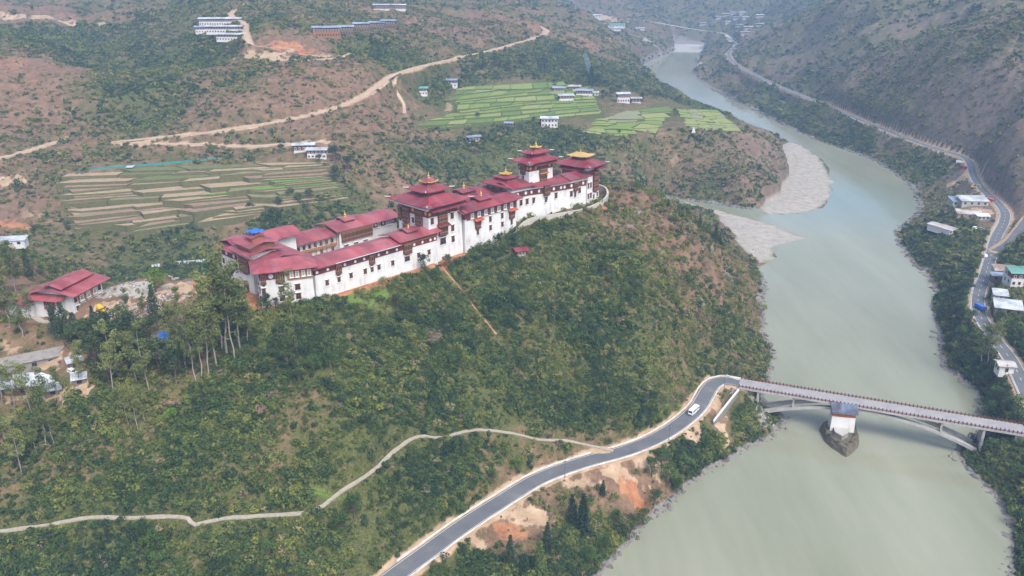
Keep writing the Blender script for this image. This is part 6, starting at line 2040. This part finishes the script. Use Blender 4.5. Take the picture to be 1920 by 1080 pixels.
def car(name, label, px, py, rz, colour, cn, road=None, suv=True, sc=1.0):
    p = place(px, py, road)
    e = empty(name, p, rz, label, 'car', 'parked cars')
    e.scale = (sc,) * 3
    paint = plain(cn, colour, .1, .8, rough=.3, spec=.5)
    low = [(-2.2, .35), (2.15, .35), (2.25, .75), (2.1, 1.0), (1.1, 1.1), (-2.15, 1.12), (-2.25, .8)]
    MB().profile_y(low, -.9, .9).build('body', paint, e)
    top = [(-2.1, 1.1), (1.05, 1.1), (.45, 1.72), (-1.95, 1.75)]
    MB().profile_y(top, -.8, .8).build('cabin', paint, e)
    for s in (-1, 1):
        put('window', MB().add([(-1.85, 0, 1.18), (.8, 0, 1.18), (.38, 0, 1.6), (-1.8, 0, 1.62)], [(0, 1, 2, 3)] if s < 0 else [(3, 2, 1, 0)]).mesh('window', GLASS), e, (0, s * .81, 0))
        put('headlight', MB().box(-.04, .04, -.15, .15, 0, .14).mesh('headlight', plain('headlight_lens', (.7, .7, .66), rough=.15)), e, (2.2, s * .65, .72))
    MB().add([(1.0, -.72, 1.15), (1.0, .72, 1.15), (.5, .7, 1.66), (.5, -.7, 1.66)], [(0, 1, 2, 3)]).build('windscreen', GLASS, e).location = (.03, 0, .02)
    wheels(e, (-1.4, 1.4), .82, .34, .2)
car('parked_car', 'white car parked between the sheds under the trees', 137, 701, R(-35), (.8, .8, .79), 'white_car_paint')
car('parked_car', 'dark car on the gravel verge of the right bank road', 1825, 537, R(70), (.05, .05, .07), 'dark_car_paint')
car('parked_car', 'white car at the verge where the right bank road narrows', 1847, 481, R(75), (.8, .8, .79), 'white_car_paint')
car('parked_car', 'white car in the dirt yard below the sheds', 1829, 429, R(10), (.75, .76, .78), 'white_car_paint')
car('parked_car', 'grey car in the dirt yard below the sheds', 1840, 431, R(5), (.3, .31, .33), 'grey_car_paint')
car('parked_car', 'grey pickup above the yellow excavator', 1821, 345, R(-30), (.35, .37, .4), 'grey_car_paint')

def truck(label, px, py, rz, cab, bed, cn, bn, road=None, group='trucks by the right bank road'):
    p = place(px, py, road)
    e = empty('truck', p, rz, label, 'truck', group)
    c = plain(cn, cab, .15, .8, rough=.4); b_ = plain(bn, bed, .15, .8, rough=.5)
    MB().profile_y([(1.6, .6), (3.5, .6), (3.55, 1.5), (3.35, 2.5), (1.6, 2.6)], -1.1, 1.1).build('cab', c, e)
    MB().box(-3.6, 1.45, -1.2, 1.2, 1.0, 2.7).build('cargo_bed', b_, e)
    MB().box(-3.6, 3.3, -.5, .5, .6, 1.0).build('chassis', TYRE, e)
    MB().add([(3.5, -.95, 1.6), (3.5, .95, 1.6), (3.36, .95, 2.35), (3.36, -.95, 2.35)], [(0, 1, 2, 3)]).build('windscreen', GLASS, e).location = (.04, 0, 0)
    wheels(e, (-2.4, 2.5), .98, .48, .3)
truck('blue truck on the right bank road above the eucalyptus', 1837, 581, R(100), (.03, .14, .5), (.04, .16, .55), 'blue_truck_paint', 'blue_truck_bed', 'road_right')
truck('red and maroon truck parked at the upper bend, the lower of two', 1805, 316, R(-60), (.35, .05, .05), (.25, .05, .06), 'red_truck_paint', 'maroon_truck_bed')
truck('white-topped truck parked at the upper bend, the upper of two', 1800, 307, R(-30), (.6, .6, .58), (.7, .7, .7), 'white_truck_paint', 'white_truck_bed')
truck('orange-red truck parked beside the large workshop', 1855, 378, R(-60), (.5, .09, .04), (.5, .12, .06), 'orange_truck_paint', 'orange_truck_bed')

def digger(label, px, py, rz, big=True):
    p = place(px, py)
    e = empty('excavator', p, rz, label, 'excavator', 'yellow machines')
    Y = plain('yellow_machine_paint', (.6, .34, .02), .2, .8, rough=.45)
    for s in (-1, 1):
        MB().profile_y([(-1.8, .1), (1.8, .1), (2.1, .45), (1.8, .85), (-1.8, .85), (-2.1, .45)], s * 1.1 - .25, s * 1.1 + .25).build('track', TYRE, e)
    MB().box(-1.9, 1.3, -1.2, 1.2, .9, 2.1, .1).build('body', Y, e)
    MB().box(-.2, 1.2, -1.15, -.1, 2.1, 3.1, .1).build('cab', GLASS, e)
    MB().tube([(1.1, .4, 1.9), (3.2, .4, 4.0), (4.6, .4, 3.4)], [.3, .25, .2], 5).build('boom', Y, e)
    MB().tube([(4.6, .4, 3.4), (5.0, .4, 1.4)], [.2, .14], 5).build('arm', Y, e)
    MB().profile_y([(4.6, 1.4), (5.4, 1.4), (5.5, .6), (4.8, .3)], 0, .8).build('bucket', Y, e)
digger('yellow excavator in the gravel yard above the workshop roof', 1825, 353, R(-25))

def mixer():
    p = place(189, 585)
    e = empty('concrete_mixer', p, R(150), 'yellow drum concrete mixer standing in the construction yard', 'mixer')
    Y = plain('yellow_machine_paint', (.6, .34, .02), .2, .8, rough=.45)
    MB().box(-1.8, 1.8, -.8, .8, .5, .8).box(-1.6, -1.2, -.7, .7, .8, 2.0).box(1.0, 1.4, -.7, .7, .8, 1.8).build('frame', Y, e)
    m = MB().lathe([(.5, -1.6), (1.1, -.7), (1.25, .2), (.9, 1.1), (.55, 1.5)], n=14)
    m.v = [(z * .95, y, 2.0 + x + z * .25) for x, y, z in m.v]
    m.build('drum', Y, e, True)
    m = MB().lathe([(.45, 0), (.45, .06)], n=12)
    m.v = [(1.46 + z, y, 2.38 + x) for x, y, z in m.v]
    m.build('mouth', PANE, e)
    wheels(e, (-1.2, 1.2), .8, .45, .2)
mixer()

# building rubble in the yard (too many pieces to count)
g = np.random.default_rng(91)
RUBM = []
for i, c in enumerate(((.34, .33, .32), (.24, .26, .30), (.30, .21, .15), (.42, .39, .36), (.2, .14, .11))):
    RUBM.append(plain(f'rubble_{i}_stone', c, .3, .8))
objs = []
for i in range(5):
    me = MB().box(-.8, .8, -.4, .4, 0, .35 + .2 * (i % 2)).mesh('rubble_piece', RUBM[i]); objs.append(bpy.data.objects.new('rubble_piece', me))
NG_RUB = scatter_tree(source_collection('rubble_pieces', objs))
pp = []
for x, y, n, rr in ((225, 541, 80, 6), (212, 535, 50, 5), (252, 545, 20, 6), (300, 562, 60, 7), (285, 575, 40, 5), (325, 562, 30, 5), (345, 535, 12, 7), (250, 582, 25, 4), (228, 577, 20, 4), (135, 730, 15, 4), (1375, 735, 18, 2.5), (1440, 785, 40, 5), (1445, 700, 30, 4)):
    c = hit(x, y)
    q = g.normal(0, rr * .55, (n, 2)) + c[:2]
    pp.append(q)
pp = np.concatenate(pp); m = len(pp)
sz = g.uniform(.25, .95, m)
scatter('building_rubble', 'piles of grey and brown stones and timber in the construction yard', np.stack([pp[:, 0], pp[:, 1], ground(pp[:, 0], pp[:, 1]) - .05], 1),
        np.stack([g.normal(0, .3, m), g.normal(0, .3, m), g.uniform(0, 6.28, m)], 1), np.stack([sz, sz, sz], 1), g.integers(0, 5, m), g.uniform(0, 1, m), NG_RUB)

# smoke rising from the village
sm = bpy.data.materials.new('thin_blue_smoke'); sm.use_nodes = True
sn = sm.node_tree; sn.nodes.clear()
so = sn.nodes.new('ShaderNodeOutputMaterial'); sv = sn.nodes.new('ShaderNodeVolumePrincipled')
sv.inputs['Color'].default_value = (.6, .76, 1, 1); sv.inputs['Density'].default_value = .05
sn.links.new(sv.outputs['Volume'], so.inputs['Volume'])
p = hit(1108, 155)
m = MB()
m.tube([(0, 0, 1), (-.6, 0, 7), (-2.2, 0, 15), (-5, 1, 24), (-7.5, 2, 32), (-8.5, 2, 38)], [.8, 1.9, 3.2, 3.8, 3.0, .8], 10)
o = m.build('smoke_plume', sm)
o.location = tuple(p)
tag(o, 'thin blue smoke plume rising behind the field village', kind='stuff')
# ---------------------------------------------------------------- trees
def crown_mat(name, stops):
    m, nt, b = new_mat(name)
    oi = node(nt, 'ShaderNodeObjectInfo')
    f = mth(nt, 'ADD', mth(nt, 'MULTIPLY', oi.outputs['Random'], .45), mth(nt, 'MULTIPLY', noise(nt, .45, 3, .6), .55))
    nt.links.new(ramp(nt, f, stops), b.inputs['Base Color'])
    b.inputs['Roughness'].default_value = .7
    b.inputs['Specular IOR Level'].default_value = .15
    return m
EUC_M = crown_mat('eucalyptus_leaves', [(.2, (.06, .085, .028)), (.45, (.11, .135, .04)), (.7, (.175, .195, .06))])
CON_M = crown_mat('conifer_needles', [(.2, (.016, .034, .022)), (.5, (.03, .055, .03)), (.8, (.055, .085, .038))])
LCON_M = crown_mat('pale_conifer_needles', [(.2, (.05, .085, .03)), (.8, (.11, .15, .045))])
BRO_M = crown_mat('broadleaf_leaves', [(.2, (.026, .055, .018)), (.5, (.048, .09, .024)), (.8, (.085, .135, .035))])
DARK_M = crown_mat('dark_tree_leaves', [(.2, (.022, .045, .02)), (.5, (.042, .07, .026)), (.8, (.075, .105, .038))])
BRI_M = crown_mat('bright_tree_leaves', [(.2, (.07, .14, .02)), (.8, (.13, .21, .035))])
PALEBARK = plain('pale_eucalyptus_bark', (.25, .225, .195), .4, .8)
BARK = plain('brown_bark', (.11, .08, .06), .4, .8)

def leaf_quads(g, c, rad, n, size, V, F, flat=.8, droop=0.0):
    for i in range(n):
        d = g.normal(size=3); d /= np.linalg.norm(d)
        p = np.array(c) + d * np.array(rad) * g.uniform(.45, 1.0) ** .6
        nr = d * .7 + g.normal(size=3) * .6; nr /= np.linalg.norm(nr)
        t = np.cross(nr, [.2, .3, .93]); t /= np.linalg.norm(t) + 1e-9
        bt = np.cross(nr, t)
        a = g.uniform(0, 6.28); s = size * g.uniform(.6, 1.35)
        e1 = (t * math.cos(a) + bt * math.sin(a)) * s
        e2 = (bt * math.cos(a) - t * math.sin(a)) * s * .55
        o = len(V)
        V += [p - e1, p - e2, p + e1, p + e2]
        F.append((o, o + 1, o + 2, o + 3))

def finish(name, V, F, mat):
    me = bpy.data.meshes.new(name)
    me.from_pydata([tuple(v) for v in V], [], F)
    me.materials.append(mat)
    return me

def euc_mesh(seed):
    """height 1 = 28 m eucalyptus, modelled in metres"""
    g = np.random.default_rng(seed)
    H = 28.0
    V, F = [], []
    T = MB()
    lean = g.normal(0, .8, 2)
    spine = [(lean[0] * (k / 6) ** 2 + g.normal(0, .25), lean[1] * (k / 6) ** 2 + g.normal(0, .25), H * .95 * k / 6 - (1.5 if k == 0 else 0)) for k in range(7)]
    T.tube(spine, [.30, .25, .2, .17, .12, .08, .03], 6)
    sp = np.array(spine)
    for i in range(int(g.integers(17, 22))):
        f = g.uniform(.26, .97)
        p0 = np.array([np.interp(f * 6, range(7), sp[:, j]) for j in range(3)])
        a = g.uniform(0, 6.28); L = (2.0 + 3.4 * g.uniform()) * (1.25 - f * .55)
        p1 = p0 + np.array([math.cos(a) * L * .75, math.sin(a) * L * .75, L * g.uniform(.5, 1.0)])
        pm = (p0 + p1) / 2 + np.array([0, 0, -.15 * L])
        T.tube([tuple(p0), tuple(pm), tuple(p1)], [.11, .07, .03], 4)
        r = g.uniform(1.2, 2.3) * (1.15 - f * .3)
        leaf_quads(g, p1, (r, r, r * .9), int(44 * r), .36, V, F)
        q = pm + g.normal(0, .7, 3)
        leaf_quads(g, q, (r * .7, r * .7, r * .6), int(26 * r), .36, V, F)
    leaf_quads(g, sp[-1], (1.4, 1.4, 2.0), 70, .30, V, F)
    return T.mesh('trunk', PALEBARK), V, F

def con_mesh(seed, slim=1.0):
    g = np.random.default_rng(seed)
    H = 14.0
    V, F = [], []
    T = MB().tube([(0, 0, -1), (0, 0, H * .97)], [.24, .03], 6)
    for k in range(26):
        f = .08 + .9 * k / 25
        R_ = (1 - f) ** .8 * 2.9 * slim * g.uniform(.8, 1.15) + .18
        nb_ = max(4, int(9 * (1 - f) + 3))
        a0 = g.uniform(0, 6.28)
        for j in range(nb_):
            a = a0 + 6.283 * j / nb_ + g.normal(0, .15)
            L = R_ * g.uniform(.75, 1.15)
            tip = (math.cos(a) * L, math.sin(a) * L, H * f - L * .22)
            mid = (math.cos(a) * L * .55, math.sin(a) * L * .55, H * f - L * .03)
            leaf_quads(g, mid, (.42, .42, .22), 6, .30, V, F)
            leaf_quads(g, tip, (.36, .36, .2), 5, .28, V, F)
    return T.mesh('trunk', BARK), V, F

def broad_mesh(seed):
    g = np.random.default_rng(seed)
    V, F = [], []
    H = 9.0
    T = MB().tube([(0, 0, -1), (.1, .05, 1.6), (.25, -.1, 3.4)], [.30, .24, .18], 6)
    for i in range(int(g.integers(11, 15))):
        a = g.uniform(0, 6.28); u = g.uniform(0, 1) ** .6
        c = np.array([math.cos(a) * u * 3.1, math.sin(a) * u * 3.1, H * .62 + (1 - u ** 2) * 2.0 + g.normal(0, .7)])
        T.tube([(.2, -.05, 3.0), tuple(np.array([.2, -.05, 3.0]) * .5 + c * .5 - np.array([0, 0, .4])), tuple(c)], [.13, .08, .03], 4)
        r = g.uniform(.9, 1.7)
        leaf_quads(g, c, (r, r, r * .8), int(58 * r), .27, V, F)
    for i in range(5):
        a = g.uniform(0, 6.28)
        leaf_quads(g, (math.cos(a) * 2, math.sin(a) * 2, H * .35), (1.1, 1.1, .9), 40, .27, V, F)
    return T.mesh('trunk', BARK), V, F

TREES = {'euc': [], 'con': [], 'lcon': [], 'bro': [], 'dark': [], 'bri': [], 'slim': []}
for i in range(4):
    t, V, F = euc_mesh(200 + i); TREES['euc'].append((t, finish('crown', V, F, EUC_M), 28.0))
for i in range(3):
    t, V, F = con_mesh(300 + i); TREES['con'].append((t, finish('crown', V, F, CON_M), 14.0))
t, V, F = con_mesh(310, .8); TREES['lcon'].append((t, finish('crown', V, F, LCON_M), 14.0))
t, V, F = con_mesh(311, .6); TREES['slim'].append((t, finish('crown', V, F, CON_M), 14.0))
for i in range(4):
    t, V, F = broad_mesh(400 + i)
    TREES['bro'].append((t, finish('crown', V, F, BRO_M), 9.0)); TREES['dark'].append((t, finish('crown', V, F, DARK_M), 9.0))
    if i < 2: TREES['bri'].append((t, finish('crown', V, F, BRI_M), 9.0))
TNAME = {'euc': 'eucalyptus_tree', 'con': 'conifer_tree', 'lcon': 'conifer_tree', 'slim': 'conifer_tree', 'bro': 'broadleaf_tree', 'dark': 'broadleaf_tree', 'bri': 'broadleaf_tree'}
trng = np.random.default_rng(77)
TREE_AT = []
def tree(kind, px, py, H, label, group=None, wide=1.0):
    p = hit(px, py)
    tm_, cm, h0 = TREES[kind][int(trng.integers(0, len(TREES[kind])))]
    e = empty(TNAME[kind], (p[0], p[1], p[2] - .1), float(trng.uniform(0, 6.28)), label, 'tree', group)
    s = H / h0
    e.scale = (s * wide, s * wide, s)
    put('trunk', tm_, e); put('crown', cm, e)
    TREE_AT.append((p[0], p[1], H))
ORD = ['first', 'second', 'third', 'fourth', 'fifth', 'sixth', 'seventh', 'eighth', 'ninth', 'tenth', 'eleventh', 'twelfth', 'thirteenth', 'fourteenth', 'fifteenth', 'sixteenth', 'seventeenth', 'eighteenth']
def cluster(what, where, group, items):
    """items: (kind, px, py, height); told apart by their order from the left"""
    items = sorted(items, key=lambda q: q[1])
    for i, q in enumerate(items):
        tree(q[0], q[1], q[2], q[3], f'{what}, {ORD[i]} from the left {where}', group, q[4] if len(q) > 4 else 1.0)

cluster('tall pale-trunked eucalyptus', 'in the grove by the fortress corner', 'grove by the fortress corner',
        [('euc',325,676,21),('euc',340,690,23),('euc',352,698,25),('euc',366,713,27,.9),('euc',379,707,28,.9),('euc',394,701,31,.9),('euc',406,690,35),('euc',416,658,36),('euc',430,668,41,1.1),('euc',440,680,35),('euc',452,662,33,1.1),('euc',468,652,25)])
cluster('dark tree', 'between the yard and the old house', 'dark trees below the yard',
        [('con',105,624,12,1.2),('con',124,634,15,1.2),('con',145,646,13,1.3),('dark',168,660,15),('dark',196,652,15),('dark',216,680,16),('dark',240,668,15),('dark',180,690,14),('con',292,602,15),('dark',262,690,15),('dark',250,640,12),('con',178,618,10),('dark',300,700,14),('bro',225,612,9),('dark',285,655,13),('con',312,610,9),('dark',330,715,13),('dark',205,715,13)])
cluster('slender eucalyptus', 'scattered through the dark trees below the yard', 'slim eucalyptus below the yard', [('euc',215,737,26),('euc',278,738,27),('euc',256,720,20),('euc',150,720,17),('euc',240,600,13),('euc',268,598,12),('euc',335,602,14)])
cluster('eucalyptus', 'along the left edge above the sheds', 'eucalyptus at the left edge', [('euc',6,560,23,1.3),('euc',18,612,20,1.3),('euc',32,548,20,1.3),('euc',42,632,16,1.3),('euc',14,515,16,1.2),('con',55,520,14),('euc',58,600,12,1.3)])
cluster('eucalyptus', 'around and below the tin-roofed sheds', 'eucalyptus by the sheds', [('euc',5,755,18),('euc',28,765,17,1.2),('euc',60,780,20,1.1),('euc',84,762,15,1.2),('euc',110,755,14)])
cluster('slim bare-trunked eucalyptus', 'on the lower left hillside', 'eucalyptus on the lower left hillside', [('euc',10,835,19),('euc',42,892,22,.9),('euc',68,850,16),('euc',89,842,22),('euc',102,838,17)])
cluster('small eucalyptus', 'in the clump on the mid hillside', 'eucalyptus clump on the hillside', [('euc',228,792,13),('euc',241,800,16,.9),('euc',259,808,17,.9),('euc',272,792,14)])
tree('bri', 292, 548, 10.5, 'lone bright green tree at the edge of the construction yard', wide=1.15)
tree('euc', 547, 604, 21, 'lone thin eucalyptus in front of the corner bastion', wide=.95)
tree('dark', 499, 578, 6.5, 'small dark tree against the foot of the corner bastion')
tree('dark', 517, 578, 4.5, 'smallest tree at the foot of the bastion wall')
tree('dark', 796, 508, 8, 'dark tree against the end of the long lower wing', wide=.9)
tree('dark', 843, 505, 8, 'dark tree by the path below the central tower')
tree('bro', 470, 400, 8, 'lone tree standing in the brown terraces')
cluster('conifer', 'on the bank between the road and the river', 'conifers below the road', [('con',957,1064,13),('lcon',1013,1084,15),('slim',1092,1002,17,1.3),('con',1130,930,7,1.1),('con',1026,1034,12,1.1),('con',985,1085,10),('slim',1072,985,13,1.2)])
cluster('leafy tree', 'in the thicket between road bend and river', 'thicket by the river', [('bro',1222,893,9),('bro',1250,905,9.5),('bro',1284,888,9),('bro',1240,872,8),('bro',1302,868,7),('bro',1268,925,7),('bro',1320,845,7),('bro',1205,985,8),('bro',1180,1012,8),('bro',1135,1035,8),('bro',1105,1055,7),('bro',1225,950,7),('bro',1160,985,7),('bro',1340,830,6)])
cluster('large green shrub tree', 'below the stone footpath', 'shrub trees below the footpath', [('bro',290,1045,10),('bro',270,1012,8),('bro',302,1078,9),('bro',640,1000,8),('bro',665,972,9),('bri',968,888,7),('bro',925,905,6),('bro',505,1050,7),('bro',120,1040,7),('bro',850,960,6)])
cluster('shrub tree', 'on the hillside below the fortress', 'shrub trees on the hillside', [('dark',746,580,7),('bro',1078,652,7),('bro',620,692,8),('bro',588,702,8),('dark',540,690,8),('dark',562,722,7),('dark',1130,512,6),('bro',1050,640,5),('bri',326,795,7),('bro',190,925,7),('bro',248,953,5),('dark',690,612,6),('dark',880,660,6),('bro',770,545,6),('bro',1180,560,6),('dark',1010,480,5)])
cluster('small pine', 'along the dry ridge past the temple', 'pines on the ridge end', [('con',1222,362,7),('con',1240,372,8),('con',1252,396,7),('con',1312,424,7),('con',1328,436,6),('slim',1341,452,10,1.5),('slim',1349,462,8,1.5),('con',1205,352,6)])
cluster('tall eucalyptus', 'beside the right bank road', 'eucalyptus on the right bank', [('euc',1836,692,23,1.2),('euc',1850,684,21,1.2),('euc',1864,668,19,1.2)])
cluster('round tree', 'along the right bank by the bridge end', 'trees by the right bridge end', [('bro',1812,692,9),('bro',1826,655,9),('bro',1864,760,10),('bro',1850,780,9),('bro',1890,775,8),('bro',1856,850,7),('bro',1902,902,8),('bro',1908,988,7),('bro',1848,725,9)])
cluster('round tree', 'on the right bank slope under the sheds', 'trees on the right bank slope', [('bro',1780,462,9),('bro',1758,482,9),('dark',1730,442,8),('bro',1745,508,7),('bro',1772,562,8),('dark',1792,592,8),('bro',1800,640,9),('dark',1812,470,8),('bro',1765,530,8),('bro',1818,610,9),('bro',1806,450,7),('bro',1782,402,7),('bro',1762,408,7),('bro',1812,424,5),('dark',1846,446,6)])
cluster('feathery tree', 'in the gardens right of the right bank road', 'garden trees on the right bank', [('lcon',1856,562,9,1.6),('bro',1872,612,9),('bro',1892,628,9),('bro',1872,490,7),('bro',1912,640,8),('bro',1860,590,8)])
cluster('village tree', 'around the field village', 'trees of the field village', [('dark',1082,166,13),('dark',1108,168,12),('dark',1132,186,11),('dark',1146,182,12),('dark',1206,190,10),('dark',1230,184,12),('dark',1122,160,14),('con',1108,158,22,1.4),('dark',1040,165,10),('dark',1160,176,10)])
cluster('field tree', 'standing alone among the green paddies', 'lone trees in the paddies', [('dark',896,224,7),('dark',1266,218,9),('dark',1002,232,7),('dark',1016,233,6),('dark',1160,252,5)])
cluster('bushy tree', 'above the green fields', 'trees above the green fields', [('dark',800,172,11),('dark',862,166,10),('dark',872,150,13),('dark',930,128,15),('dark',952,136,14),('dark',1018,128,14),('dark',1058,136,15),('dark',905,132,13),('dark',980,122,14)])
cluster('bushy tree', 'beside the two farmhouses above the terraces', 'trees by the terraces', [('dark',630,302,13),('dark',600,308,8),('dark',652,322,12),('dark',545,378,10),('dark',562,384,9),('dark',582,374,9),('dark',632,342,13),('dark',522,392,9)])
o, m1 = grow('hillside_shrubs', 'dense green shrubs covering the near hillside', 330000, 195, 560, -39, 39, 0.45, 2.7, 2.0, NG_NEAR, 8, 101, bright=0.06)
o, m2 = grow('valley_shrubs', 'dark green scrub dotted over the middle slopes', 330000, 540, 1250, -36, 36, 0.7, 3.8, 1.9, NG_FAR, 6, 102)
o, m3 = grow('far_scrub', 'dark scrub speckling the distant mountainsides', 200000, 1200, 3000, -36, 36, 1.6, 7.0, 1.9, NG_FAR, 6, 103)
o, m4 = grow('hillside_wood', 'patches of taller green bushes and small trees on the near slopes', 16000, 195, 600, -39, 39, 1.6, 4.2, 1.6, NG_TREE, 5, 104, bright=-0.02, clumpy=True)
print('SHRUBS', m1, m2, m3)
